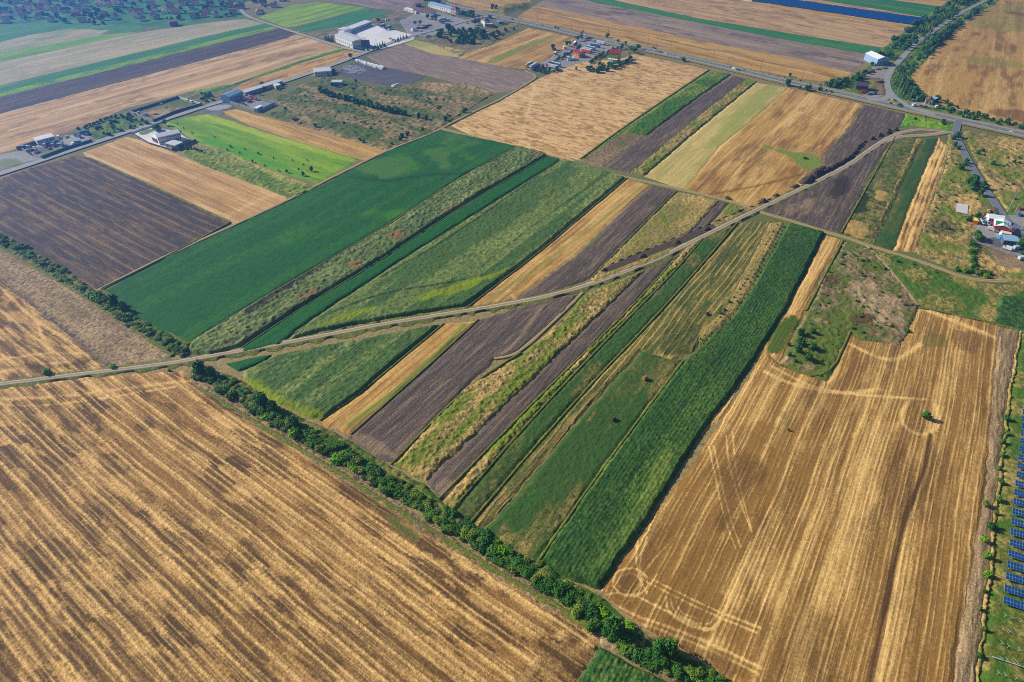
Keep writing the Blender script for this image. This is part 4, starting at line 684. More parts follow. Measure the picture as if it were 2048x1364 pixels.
def trunk_me(name, h, r, lean=0.1, seed=0):
    mb = MB(); rr = random.Random(seed); mb.mat(mBark)
    mb.cyl(0, 0, -0.1, r, h*0.55, 7, r*0.75)
    for k in range(4):
        a = k*1.6+rr.uniform(-.3, .3); x, y = math.cos(a)*h*0.35, math.sin(a)*h*0.35; z0 = h*0.4; z1 = h*0.8
        q = r*0.5
        mb.hexa([(-q, -q, z0), (q, -q, z0), (q, q, z0), (-q, q, z0)], [(x-q*.4, y-q*.4, z1), (x+q*.4, y-q*.4, z1), (x+q*.4, y+q*.4, z1), (x-q*.4, y+q*.4, z1)])
    return mb.me(name)
BUSH = [leafcloud('crown', m_, 700, 'bush', 0.12, i, 12) for i, m_ in enumerate([mLeafA, mLeafA, mLeafD, mLeafC, mLeafD, mLeafB])]
BUSHF = [leafcloud('crown', m_, 170, 'bush', 0.22, 20+i, 6) for i, m_ in enumerate([mLeafF, mLeafF, mLeafC, mLeafC])]
TREE = [leafcloud('crown', m_, 600, 'tree', 0.15, 40+i, 11) for i, m_ in enumerate([mLeafA, mLeafC, mLeafF])]
POPL = [leafcloud('crown', mLeafP, 420, 'poplar', 0.17, 60+i, 9) for i in range(3)]
CONE = [leafcloud('crown', mLeafC, 200, 'cone', 0.18, 70+i, 7) for i in range(2)]
RUSTB = [leafcloud('crown', mLeafR, 260, 'bush', 0.16, 80, 7)]
STEM = trunk_me('stem', 0.9, 0.06); TRK = trunk_me('trunk', 1.5, 0.09, seed=3)
NB = [0]
def plant(name, crown, xy, r, h=None, label='', cat='bush', group=None, trunk=None, z=0.0, rz=None):
    """crown meshes have radius about 1 and stand on z=0; h stretches the height"""
    root = empty(name, (xy[0], xy[1], z), random.uniform(0, 6.28) if rz is None else rz); tag(root, label, cat, group)
    c = link('crown', crown, None, root); sz = h if h else r; c.scale = (r*random.uniform(0.85, 1.35), r*random.uniform(0.8, 1.1), sz)
    if trunk is not None:
        t = link('trunk' if trunk is TRK else 'stem', trunk, None, root); t.scale = (r, r, sz)
    NB[0] += 1; return root
def along(pts, spacing, jit=0.0, side=0.0):
    q = np.array(smooth(PA(pts), 1)); seg = np.linalg.norm(np.diff(q, axis=0), axis=1); s = np.concatenate([[0], np.cumsum(seg)]); t = spacing*0.5; out = []
    while t < s[-1]:
        x = np.interp(t, s, q[:, 0]); y = np.interp(t, s, q[:, 1]); x2 = np.interp(t+1, s, q[:, 0]); y2 = np.interp(t+1, s, q[:, 1]); dx, dy = x2-x, y2-y; L = math.hypot(dx, dy) or 1
        o = side+random.uniform(-jit, jit); out.append((x+dy/L*o, y-dx/L*o)); t += spacing*random.uniform(0.75, 1.3)
    return out
def scatter(pts, n, seed=0):
    poly = PA(pts); r = random.Random(seed); out = []; x0, y0 = poly.min(0); x1, y1 = poly.max(0); k = 0
    while len(out) < n and k < n*60:
        k += 1; x = r.uniform(x0, x1); y = r.uniform(y0, y1)
        if inside(poly, np.array([x]), np.array([y]))[0]: out.append((x, y))
    return out
HEDGE1 = [(-40, 458), (0, 478), (100, 533), (190, 597), (280, 655), (375, 706)]
HEDGE2 = [(392, 738), (470, 780), (560, 838), (650, 888), (760, 955), (860, 1015), (950, 1075), (1060, 1138), (1150, 1195), (1225, 1255), (1300, 1305), (1400, 1352), (1490, 1400)]
def hedge(pts, sp, jit, r0, r1, label, group, side=0.0):
    for xy in along(pts, sp, jit, side):
        r = random.uniform(r0*.75, r1*1.1); plant('hedge_bush', random.choice(BUSH if random.random() < .35 else BUSH[:5]), xy, r, r*random.uniform(0.45, 0.85), label, 'bush', group, STEM)
hedge(HEDGE1, 3.8, 1.3, 2.0, 3.0, 'round green bush in the hedge above the dirt road', 'bushes of the hedge above the dirt road', 1.3)
hedge(HEDGE1, 4.6, 1.3, 1.7, 2.6, 'lower bush on the stubble side of the hedge above the dirt road', 'bushes on the stubble side above the road', -1.8)
hedge(HEDGE2, 3.4, 1.0, 2.0, 3.1, 'green bush on the strip side of the long lower hedge', 'bushes on the strip side below the road', 3.4)
hedge(HEDGE2, 3.2, 1.0, 2.0, 3.1, 'green bush along the middle of the long lower hedge', 'bushes of the hedge below the dirt road', 0.6)
hedge(HEDGE2, 3.6, 1.0, 1.6, 2.5, 'green bush on the stubble side of the long lower hedge', 'bushes on the stubble side below the road', -2.2)
for q, r in (((400, 748), 3.4), ((425, 755), 3.2), ((530, 812), 3.6), ((548, 822), 3.0), ((590, 852), 2.6), ((230, 612), 3.4), ((250, 622), 3.0), ((1225, 1262), 3.6), ((1320, 1305), 3.2), ((1340, 1310), 3.4)):
    plant('hedge_bush', BUSH[3], P(*q), r, r*1.8, 'taller dark rounded bush standing out of the hedge line', 'bush', 'tall dark bushes of the hedge', STEM)
for q, r, lb in (((228, 736), 1.8, 'small bright green shrub left of the hedge gap beyond the dirt road'), ((95, 748), 2.6, 'wide bright green shrub on the left edge of the dirt road'), ((338, 742), 1.1, 'small green shrub on the near edge of the dirt road')):
    plant('roadside_shrub', BUSH[5], P(*q), r, r*0.9, lb, 'shrub', None, STEM)
plant('lone_tree', TREE[0], P(1850, 838), 2.9, 2.0, 'single round green tree alone in the golden stubble field', 'tree', None, TRK)
plant('small_shrub', BUSH[3], P(1576, 862), 0.7, 1.4, 'tiny dark green shrub in the golden stubble left of the lone tree', 'shrub', None, STEM)
for i, (q, r) in enumerate((((1600, 672), 2.6), ((1625, 668), 2.0), ((1600, 690), 2.8), ((1625, 700), 2.4), ((1596, 706), 2.4), ((1614, 722), 2.6), ((1577, 692), 1.2), ((1577, 712), 1.4), ((1590, 726), 1.3))):
    plant('waste_bush', BUSH[3], P(*q), r, r*1.5, 'dark bush in the clump on the waste ground above the golden stubble', 'bush', 'dark bushes of the waste ground clump', STEM)
for q, r in (((1640, 752), 0.9), ((1780, 655), 1.5), ((1815, 665), 1.6), ((1740, 500), 1.2), ((1770, 540), 1.5), ((1795, 525), 1.6), ((1825, 530), 1.3), ((1870, 545), 1.2)):
    plant('weed_bush', BUSHF[2], P(*q), r, r*1.0, 'low dark bush among the green weeds beside the path', 'bush', 'low bushes among the weeds', STEM)
# bushes in the bright meadow and its yellow edge
for q, r in (((518, 309), 1.2), ((547, 318), 0.9), ((574, 346), 1.5), ((623, 343), 2.0), ((607, 352), 1.8), ((597, 340), .8), ((615, 322), .8), ((606, 331), .8), ((585, 322), .8), ((355, 249), .8), ((368, 258), .8), ((385, 267), .9), ((430, 276), .8), ((462, 295), 1.2), ((455, 302), 1.0), ((490, 300), .9), ((480, 308), 1.0), ((505, 325), 1.2), ((530, 333), .8), ((558, 343), .8)):
    plant('meadow_bush', BUSHF[3], P(*q), r, r*1.7, 'small dark upright bush scattered on the bright green meadow', 'bush', 'dark bushes on the bright meadow', STEM)
for q, r, h, lb in (((331, 251), 3.4, 4.2, 'bright round tree at the road corner of the bright meadow'), ((316, 262), 6.2, 4.6, 'large dark dome shaped tree in the garden of the white building'), ((702, 117), 4.2, 4.4, 'round dark tree standing at the crossing of the local road'), ((525, 172), 3.6, 3.4, 'pale green round tree in the brown stubble above the road')):
    plant('roadside_tree', TREE[2 if lb[0] != 'l' else 1], P(*q), r*0.9, h*0.62, lb, 'tree', None, TRK)
# right side trees
for q, r in (((1920, 340), 3.0), ((1931, 327), 2.6), ((1912, 275), 3.2), ((1906, 280), 2.6), ((1908, 293), 2.4), ((1916, 300), 2.2), ((1955, 308), 1.8), ((1930, 332), 2.0), ((1965, 304), 1.6), ((1984, 330), 2.2), ((2028, 326), 1.6)):
    plant('roadside_bush', BUSH[3], P(*q), r, r*1.4, 'dark bush along the grey lane down to the camp', 'bush', 'bushes beside the camp lane', STEM)
for xy in scatter([(1935, 368), (1955, 362), (1976, 392), (1970, 402), (1945, 392)], 9, 3):
    plant('lane_tree', TREE[1], xy, random.uniform(2.6, 3.6), 3.0, 'dark tree in the thick group just left of the camp lane', 'tree', 'dark trees left of the camp lane', TRK)
for q, r in (((1936, 443), 2.4), ((1954, 437), 2.4), ((1950, 476), 3.2), ((1956, 482), 2.8), ((2042, 495), 4.0), ((2030, 400), 1), ((1992, 430), 1.6), ((2046, 512), 2.0)):
    plant('camp_tree', TREE[0], P(*q), r, r*0.8, 'rounded tree beside the camp yard', 'tree', 'trees around the camp yard', TRK)
for xy in along([(1945, 485), (1945, 510), (1938, 530), (1955, 545), (1990, 556)], 3.6, 1.6)+along([(1905, 540), (1930, 545), (1960, 552), (1985, 556)], 3.8, 1.4):
    plant('camp_hedge_bush', random.choice(BUSH), xy, random.uniform(1.8, 2.8), 2.4, 'bush in the hedge curving round the bare plot below the camp', 'bush', 'bushes of the camp hedge', STEM)
for xy in along([(1975, 1000), (1970, 1120), (1960, 1260), (1952, 1364)], 9, 1.0)+along([(2014, 830), (1998, 950), (1988, 1080)], 9, 1.5):
    r = random.uniform(0.7, 1.7); plant('edge_shrub', random.choice(BUSH), xy, r, r*1.5, 'green shrub on the boundary between the stubble and the solar park', 'shrub', 'shrubs on the solar park boundary', STEM)
# orchard saplings
for s_, off in ((0, -3.6), (1, -1.0), (2, 1.6)):
    for xy in along([(1560, 450), (1500, 560), (1445, 640), (1400, 690)], 5.2, 0.3, off):
        r = random.uniform(0.3, 0.75); plant('young_tree', BUSH[3] if random.random() < .7 else BUSH[0], xy, r, r*1.9, 'young fruit tree in the planted rows beside the tall green crop', 'tree', 'young trees of the small orchard', STEM)
for q, r in (((1440, 628), 1.6), ((1448, 622), 1.3), ((1458, 606), 1.3)):
    plant('orchard_bush', BUSH[3], P(*q), r, r*1.2, 'bushy dark shrub at the lower end of the orchard rows', 'shrub', 'shrubs at the orchard end', STEM)
# scrub land hedgerow and bushes
for xy in along([(640, 182), (670, 195), (720, 207), (770, 222), (815, 232)], 4.6, 1.2)+along([(640, 182), (670, 195), (720, 207), (770, 222), (815, 232)], 5.6, 1.5, 2.5):
    r = random.uniform(2.2, 3.4); plant('scrub_hedge_bush', random.choice(BUSHF), xy, r, r*1.35, 'dark bush in the hedge line crossing the overgrown plot', 'bush', 'bushes of the overgrown plot hedge', STEM)
for q, r in (((838, 237), 3.0), ((853, 240), 2.6), ((928, 225), 2.6), ((892, 242), 2.6), ((845, 262), 1.8), ((815, 272), 2.4), ((800, 282), 2.4), ((805, 276), 2.4), ((785, 290), 1.6), ((632, 255), 2.4), ((720, 282), 1.6), ((728, 286), 1.4), ((603, 248), 1.2), ((712, 165), 2.0), ((668, 146), 2.6), ((664, 172), 2.2), ((672, 175), 2.6), ((682, 170), 2.2), ((566, 173), 2.0), ((556, 180), 1.8), ((520, 190), 1.8), ((530, 180), 2.2), ((1052, 1), 1)):
    plant('scrub_bush', BUSHF[2], P(*q), r, r*1.3, 'isolated dark bush on the overgrown plot below the dark chippings yard', 'bush', 'isolated bushes of the overgrown plot', STEM)
plant('rusty_shrub', RUSTB[0], P(590, 240), 4.2, 2.0, 'dead rust brown shrub beside the narrow green plot', 'shrub', None, STEM)
for xy in scatter([(605, 180), (700, 170), (850, 190), (980, 190), (900, 240), (780, 290), (560, 225)], 170, 5):
    r = random.uniform(0.6, 1.7); plant('low_scrub', random.choice(BUSHF), xy, r, r*0.9, 'low clump of scrub on the overgrown plot', 'bush', 'low scrub clumps of the overgrown plot', None)
for xy in scatter([(190, 262), (240, 228), (300, 238), (300, 246), (210, 280)], 26, 6)+along([(155, 262), (200, 246), (245, 230)], 4.2, 1.5):
    r = random.uniform(1.4, 2.6); plant('verge_bush', random.choice(BUSHF), xy, r, r*1.1, 'green bush in the thicket between the stubble and the local road', 'bush', 'bushes of the roadside thicket', STEM)
for xy in scatter([(345, 298), (362, 290), (388, 298), (410, 306), (380, 310), (362, 304)], 16, 8):
    plant('garden_bush', BUSHF[2], xy, random.uniform(1.4, 2.2), 1.8, 'dark bush in the thicket behind the white building', 'bush', 'bushes behind the white building', STEM)
for xy in scatter([(868, 72), (905, 62), (960, 62), (1010, 62), (960, 85), (925, 92), (880, 82)], 46, 9)+scatter([(930, 66), (1000, 64), (1030, 60), (985, 80)], 14, 10)+scatter([(900, 64), (935, 68), (960, 90), (920, 88)], 16, 12):
    r = random.uniform(2.2, 4.2); plant('thicket_tree', random.choice(BUSHF), xy, r, r*1.3, 'dark tree in the thicket between the local road and the orange stubble', 'tree', 'trees of the thicket below the junction', TRK)
for xy in along([(1098, 132), (1120, 120), (1150, 104), (1160, 92)], 5, 1.5)+along([(1180, 128), (1200, 112), (1225, 104), (1240, 98)], 4.6, 1.5)+scatter([(1050, 140), (1130, 140), (1180, 128), (1150, 142), (1090, 148)], 16, 14):
    r = random.uniform(1.6, 3.2); plant('yard_bush', random.choice(BUSHF), xy, r, r*1.2, 'bush on the edge of the truck park', 'bush', 'bushes around the truck park', STEM)
for xy in scatter([(1160, 145), (1200, 130), (1230, 132), (1228, 140), (1190, 148)], 28, 15)+along([(1228, 138), (1245, 132), (1262, 118)], 4, 1):
    r = random.uniform(2.0, 3.2); plant('house_thicket_bush', random.choice(BUSHF), xy, r, r*1.2, 'bush in the thicket in front of the lime green house', 'bush', 'bushes in front of the lime house', STEM)
for q, r in (((1244, 98), 4), ((1250, 94), 4), ((1276, 100), 4), ((1268, 107), 4.5), ((1262, 104), 4), ((1155, 82), 4), ((1162, 80), 4), ((1134, 93), 4), ((1140, 90), 3), ((1106, 100), 4.2), ((1108, 104), 3)):
    plant('roadhouse_tree', TREE[2], P(*q), r*0.8, r*0.75, 'rounded tree near the roadside houses and the truck park', 'tree', 'trees near the roadside houses', TRK)
for q, r in (((1214, 75), 2.8), ((1235, 84), 2), ((1110, 56), 1.6), ((1116, 58), 1.6), ((985, 18), 4), ((992, 17), 3), ((1307, 97), 1.6), ((1310, 99), 1.5), ((1367, 123), 2.6), ((1576, 172), 4.2), ((1599, 178), 2), ((1614, 181), 3.2), ((1579, 153), 2.4), ((1618, 178), 2.6), ((1638, 182), 2.6), ((1652, 184), 1.6), ((1662, 186), 1.6)):
    plant('verge_tree', BUSHF[2], P(*q), r, r*1.3, 'small dark tree on the verge of the main road', 'tree', 'small trees along the main road', TRK)
for xy in along([(1440, 132), (1500, 143), (1560, 155), (1640, 172), (1690, 182)], 9, 1.5, 0)[:40]:
    r = random.uniform(0.9, 1.9); plant('verge_shrub', random.choice(BUSHF), xy, r, r*0.9, 'low shrub in the strip of weeds beyond the main road', 'shrub', 'low shrubs beyond the main road', None)
# side road: tree belt with poplars
for xy in scatter([(1735, 140), (1762, 98), (1832, 45), (1900, 2), (1960, -8), (1910, 28), (1850, 72), (1800, 112), (1765, 125)], 120, 16)+scatter([(1850, 118), (1890, 78), (1928, 45), (1980, 5), (2010, -10), (1955, 22), (1915, 45), (1870, 78), (1845, 100)], 95, 17)+scatter([(1640, 172), (1700, 160), (1735, 142), (1745, 150), (1700, 175), (1660, 180)], 24, 18):
    r = random.uniform(2.4, 4.6); plant('belt_tree', random.choice(BUSHF), xy, r, r*1.25, 'dark tree in the belt of trees lining the side road', 'tree', 'trees of the belt beside the side road', TRK)
for xy in scatter([(1795, 160), (1808, 150), (1830, 180), (1855, 195), (1900, 205), (1840, 208), (1815, 200)], 46, 19)+scatter([(1800, 130), (1825, 108), (1850, 118), (1822, 150), (1792, 158)], 24, 22)+scatter([(1890, 206), (1960, 232), (2048, 256), (2048, 262), (1940, 240), (1880, 222)], 30, 23)+scatter([(1648, 168), (1692, 160), (1700, 178), (1660, 176)], 14, 20):
    r = random.uniform(1.6, 3.2); plant('corner_bush', random.choice(BUSHF), xy, r, r*1.15, 'bush in the overgrown corner between side road and bare field', 'bush', 'bushes of the overgrown road corner', STEM)
for q in ((1784, 158), (1786, 165), (1789, 172), (1793, 178), (1796, 184), (1801, 190), (1806, 194), (1813, 200), (1818, 203), (1790, 168), (1798, 176), (1805, 184), (1850, 66), (1858, 60), (1866, 54), (1874, 48), (1882, 43), (1822, 84), (1830, 78), (1888, 38), (1897, 30), (1846, 88), (1855, 80), (1902, 38), (1912, 31)):
    r = random.uniform(2.0, 2.8); plant('poplar_tree', random.choice(POPL), P(*q), r, random.uniform(2.2, 3.0), 'tall slender poplar in the row beside the side road', 'tree', 'poplars in the side road row', TRK)
for xy in scatter([(1776, 208), (1795, 206), (1812, 216), (1800, 216)], 9, 21):
    plant('island_bush', BUSHF[2], xy, random.uniform(1.2, 2.0), 1.3, 'low bush on the grass island of the road junction', 'bush', 'bushes on the junction island', None)
for q, r in (((1830, 240), 2.0), ((1850, 236), 1.6), ((1884, 246), 2.6), ((1888, 250), 2.0), ((1932, 228), 3.2), ((1940, 232), 2.4), ((2000, 243), 2.2), ((2030, 250), 2.0)):
    plant('verge_bush', BUSHF[2], P(*q), r, r*1.1, 'dark bush on the verge near the camp turning', 'bush', 'bushes near the camp turning', STEM)
plant('track_bush', BUSHF[0], P(1455, 399), 2.2, 1.6, 'round green bush beside the field track at the golden field', 'bush', None, STEM)
plant('track_bush', BUSHF[0], P(1610, 318), 2.6, 1.4, 'wide green bush in the weedy hollow of the golden field', 'bush', None, None)

# ---------------- soil heaps along the new dirt road ----------------
def mound(q, rx, ry, h, rz, label, name='soil_mound', mat=None, group=None):
    n = 18; V = []; F = []; x0, y0 = P(*q)
    for i in range(n+1):
        for j in range(n+1):
            a, b = i/n*2-1, j/n*2-1; d = math.hypot(a, b); zz = max(0, 1-d*d)**0.8
            zz *= 0.6+0.8*float(fbm(np.array([a*2.2+q[0]]), np.array([b*2.2+q[1]]), 3, 3)[0])
            c, s = math.cos(rz), math.sin(rz); X, Y = a*rx, b*ry; V.append((X*c-Y*s, X*s+Y*c, zz*h-0.05))
    for i in range(n):
        for j in range(n): k = i*(n+1)+j; F.append((k, k+n+1, k+n+2, k+1))
    me = bpy.data.meshes.new(name); me.from_pydata(V, [], F); me.update(); me.polygons.foreach_set('use_smooth', np.ones(len(F), bool))
    o = link(name, me, mat or mSoil); o.location = (x0, y0, 0.6); tag(o, label, 'soil heap' if name == 'soil_mound' else name.split('_')[-1], group)
    return o
dr = heading((1560, 399), (1640, 361))
for q, rx, ry, h, lb in (((1526, 404), 3.2, 2.8, 2.2, 'round dark soil heap left of the dirt road, lower of the separate pair'), ((1552, 392), 2.6, 2.0, 1.4, 'small dark soil heap left of the dirt road, upper of the separate pair'),
        ((1412, 460), 3.4, 2.0, 1.6, 'brown soil heap at the upper end of the trench by the dirt road'), ((1353, 486), 3.0, 2.0, 1.5, 'brown soil heap halfway along the trench by the dirt road'), ((1284, 515), 3.4, 2.2, 1.7, 'brown soil heap in the lower part of the trench'), ((1208, 542), 2.6, 1.6, 1.2, 'brown soil heap at the lower end of the trench'),
        ((1478, 424), 2.8, 1.4, 1.4, 'small dark soil heap beside the dirt road near the field track'), ((1437, 443), 2.2, 1.2, 1.0, 'low dark soil heap between the trench and the track'), ((1590, 374), 4.5, 2.2, 1.4, 'long low dark heap on the left side of the dirt road'), ((1775, 262), 4.5, 2.5, 1.6, 'dark soil heap at the upper bend of the dirt road'),
        ((370, 712), 2.4, 1.6, 1.2, 'pale earth heap where the hedge meets the dirt road'), ((556, 688), 1.6, 1.0, 0.7, 'small earth heap on the far side of the dirt road by the soy'), ((688, 658), 1.4, 0.9, 0.6, 'small earth heap beside the dirt road left of the maize'), ((756, 646), 1.4, 0.9, 0.6, 'small earth heap beside the dirt road in front of the maize')):
    mound(q, rx, ry, h, dr, lb)
for i in range(13):
    t = i/12; q = (1606+t*36+random.uniform(-3, 3), 368-t*26+random.uniform(-5, 1)); mound(q, random.uniform(3.0, 5.5), random.uniform(2.2, 3.8), random.uniform(2.0, 3.4), random.uniform(0, 3), 'dark lumpy heap in the cluster of dug soil left of the dirt road', group='clustered dug soil heaps')
for i in range(22):
    t = i/21; xs_ = np.interp(t, [0, .5, .8, 1], [1650, 1700, 1725, 1790]); ys_ = np.interp(t, [0, .5, .8, 1], [346, 318, 288, 262]); mound((xs_, ys_-2), random.uniform(3.0, 4.6), random.uniform(1.6, 2.6), random.uniform(1.3, 2.4), dr+random.uniform(-.4, .4), 'dark soil heap in the bank edging the upper dirt road', group='bank of soil heaps by the upper dirt road')
for i in range(20):
    t = i/19; q = (1560+t*-330, 398+t*136); q = (q[0]-6, q[1]-5); mound(q, random.uniform(2.2, 3.4), 0.7, random.uniform(0.4, 0.8), heading((1480, 437), (1560, 399)), 'narrow ridge of dug soil along the left side of the dirt road', group='ridges of soil beside the dirt road')
def sheet(name, pts, mat, lift, label=None, cat=None, kind='structure'):
    q = PA(pts); me = bpy.data.meshes.new(name); me.from_pydata([(x, y, lift) for x, y in q], [], [tuple(range(len(q)))]); me.update()
    me.uv_layers.new(name='UVMap'); o = link(name, me, mat); tag(o, label, cat, None, kind); return o
sheet('trench', [(1210, 548), (1282, 520), (1352, 492), (1412, 466), (1432, 456), (1425, 450), (1405, 456), (1345, 482), (1276, 508), (1205, 540)], mSoil, 0.76)
sheet('concrete_slab', [(1913, 408), (1936, 411), (1934, 430), (1911, 425)], flat_mat('slab_concrete', C(204, 204, 200), 0.9, 0.12), 0.75, 'pale square concrete slab in the dry weeds left of the camp', 'slab', None)
mound((1980, 420), 6.5, 4.5, 1.0, 0.3, 'flat heap of grey rubble beside the camp lane', 'rubble_heap', mRubble)
# hay bales
def bale(q, label, r=0.75, mat=None, name='hay_bale'):
    mb = MB(); mb.mat(mat or flat_mat('hay', C(168, 120, 70), 0.95, 0.3, 3)); mb.cyl(-0.8, 0, r, r, 1.7, 14, axis='x'); o = mb.build(name); x, y = P(*q); o.location = (x, y, 0.75); o.rotation_euler = (0, 0, 0.6); o.scale = (1.3, 1.3, 1.3); tag(o, label, 'bale')
bale((1289, 761), 'brown round hay bale on the upper part of the mown meadow')
bale((1226, 842), 'dark weathered hay bale on the lower part of the mown meadow', 0.6, flat_mat('old_hay', C(92, 74, 52), 0.95, 0.3, 3))
bale((1413, 631), 'dark round bale beside the orchard at the end of the windrows', 0.6, flat_mat('old_hay', C(92, 74, 52), 0.95, 0.3, 3))
# ---------------- buildings ----------------
GZ = 0.5
def house(name, p0, p1, depth, h, rh, wall, roof, label, cat='house', kind='gable', wins=(0, 0), storeys=1, door=True, over=0.35, z=GZ, group=None, chim=False, wmat=None, zone=None, along_long=True):
    """p0-p1: foot of the near wall in the photograph; depth: metres away from it; wins: windows on the near and the right wall"""
    x0, y0 = P(*p0); x1, y1 = P(*p1); L = math.hypot(x1-x0, y1-y0); rz = math.atan2(y1-y0, x1-x0)
    return house_w(name, (x0+x1)/2, (y0+y1)/2, rz, L, depth, h, rh, wall, roof, label, cat, kind, wins, storeys, door, over, z, group, chim, wmat)
def house_w(name, mx, my, rz, L, D, h, rh, wall, roof, label, cat='house', kind='gable', wins=(0, 0), storeys=1, door=True, over=0.35, z=GZ, group=None, chim=False, wmat=None):
    root = empty(name, (mx, my, z-0.45), rz); tag(root, label, cat, group); h += 0.45
    mb = MB(); mb.mat(wall)
    if kind == 'gable' and L >= D:
        mb.hexa([(-L/2, 0, 0), (-L/2, D, 0), (-L/2, D, h), (-L/2, D/2, h+rh), (-L/2, 0, h)], [(L/2, 0, 0), (L/2, D, 0), (L/2, D, h), (L/2, D/2, h+rh), (L/2, 0, h)])
    elif kind == 'gable':
        mb.hexa([(-L/2, 0, 0), (L/2, 0, 0), (L/2, 0, h), (0, 0, h+rh), (-L/2, 0, h)], [(-L/2, D, 0), (L/2, D, 0), (L/2, D, h), (0, D, h+rh), (-L/2, D, h)])
    elif kind == 'shed': mb.hexa([(-L/2, 0, 0), (L/2, 0, 0), (L/2, D, 0), (-L/2, D, 0)], [(-L/2, 0, h), (L/2, 0, h), (L/2, D, h+rh), (-L/2, D, h+rh)])
    else: mb.box(0, D/2, 0, L, D, h)
    mb.build('wall', None, root)
    rb = MB(); rb.mat(roof); o = over; t = 0.18
    if kind == 'gable' and L >= D:
        for y_a, y_b in ((-o, D/2), (D+o, D/2)):
            za = h-rh*o/(D/2)+0.05; zb = h+rh+0.05; a = (-L/2-o, L/2+o)
            rb.hexa([(a[0], y_a, za), (a[1], y_a, za), (a[1], y_b, zb), (a[0], y_b, zb)], [(a[0], y_a, za+t), (a[1], y_a, za+t), (a[1], y_b, zb+t), (a[0], y_b, zb+t)])
    elif kind == 'gable':
        for xa, xb in ((-L/2-o, 0), (L/2+o, 0)):
            za = h-rh*o/(L/2)+0.05; zb = h+rh+0.05
            rb.hexa([(xa, -o, za), (xb, -o, zb), (xb, D+o, zb), (xa, D+o, za)], [(xa, -o, za+t), (xb, -o, zb+t), (xb, D+o, zb+t), (xa, D+o, za+t)])
    elif kind == 'hip':
        a, b = L/2+o, D/2+o; r = max(0, a-b); zt = h+rh
        rb.hexa([(-a, D/2-b, h), (a, D/2-b, h), (a, D/2+b, h), (-a, D/2+b, h)], [(-r-.05, D/2-.05, zt), (r+.05, D/2-.05, zt), (r+.05, D/2+.05, zt), (-r-.05, D/2+.05, zt)])
    elif kind == 'shed': rb.hexa([(-L/2-o, -o, h+.02), (L/2+o, -o, h+.02), (L/2+o, D+o, h+rh+.02), (-L/2-o, D+o, h+rh+.02)], [(-L/2-o, -o, h+.2), (L/2+o, -o, h+.2), (L/2+o, D+o, h+rh+.2), (-L/2-o, D+o, h+rh+.2)])
    else: rb.box(0, D/2, h+0.01, L+0.2, D+0.2, 0.3)
    rf = rb.build('roof', None, root)
    if chim:
        cb = MB(); cb.mat(mBrick).box(L*0.2, D*0.35, h+rh*0.4, 0.6, 0.6, rh*0.8+0.6); c = cb.build('chimney'); c.parent = rf; KIDS.setdefault(rf.name, []).append(c)
    gm = wmat or mGlass; sh = (h-0.45)/storeys
    if wins[0]:
        w_ = min(1.4, L/wins[0]*0.5); wm = MB(); wm.mat(gm).box(0, 0, 0, w_, 0.1, min(1.4, sh*0.45)); me = wm.me('window')
        for s in range(storeys):
            for k in range(wins[0]):
                o_ = link('window', me, None, root); o_.location = (-L/2+L*(k+0.5)/wins[0], -0.04, 0.45+sh*s+sh*0.38)
    if wins[1]:
        w_ = min(1.4, D/wins[1]*0.5); wm = MB(); wm.mat(gm).box(0, 0, 0, 0.1, w_, min(1.4, sh*0.45)); me = wm.me('window')
        for s in range(storeys):
            for k in range(wins[1]):
                o_ = link('window', me, None, root); o_.location = (L/2+0.04, D*(k+0.5)/wins[1], 0.45+sh*s+sh*0.38)
    if door:
        dm = MB(); dm.mat(mDoor).box(L*0.31 if wins[0] else 0, -0.05, 0.3, 1.1, 0.12, 2.2); dm.build('door', None, root)
    return root
def wall_run(name, pts, h, mat, label, cat='wall', thick=0.25, z=GZ, lift=None, posts=0):
    q = PA(pts); cx, cy = q.mean(0); root = empty(name, (cx, cy, z-0.4)); tag(root, label, cat); h += 0.4
    for i in range(len(q)-1):
        (x1, y1), (x2, y2) = q[i], q[i+1]; L = math.hypot(x2-x1, y2-y1); a = math.atan2(y2-y1, x2-x1)
        mb = MB(); mb.mat(mat).box((x1+x2)/2-cx, (y1+y2)/2-cy, 0, L, thick, h, a); mb.build('wall_panel', None, root)
    pm = MB(); pm.mat(mConcr).box(0, 0, 0, 0.4, 0.4, h+0.15); me = pm.me('post')
    for i in range(len(q)):
        o = link('post', me, None, root); o.location = (q[i][0]-cx, q[i][1]-cy, 0)
    return root

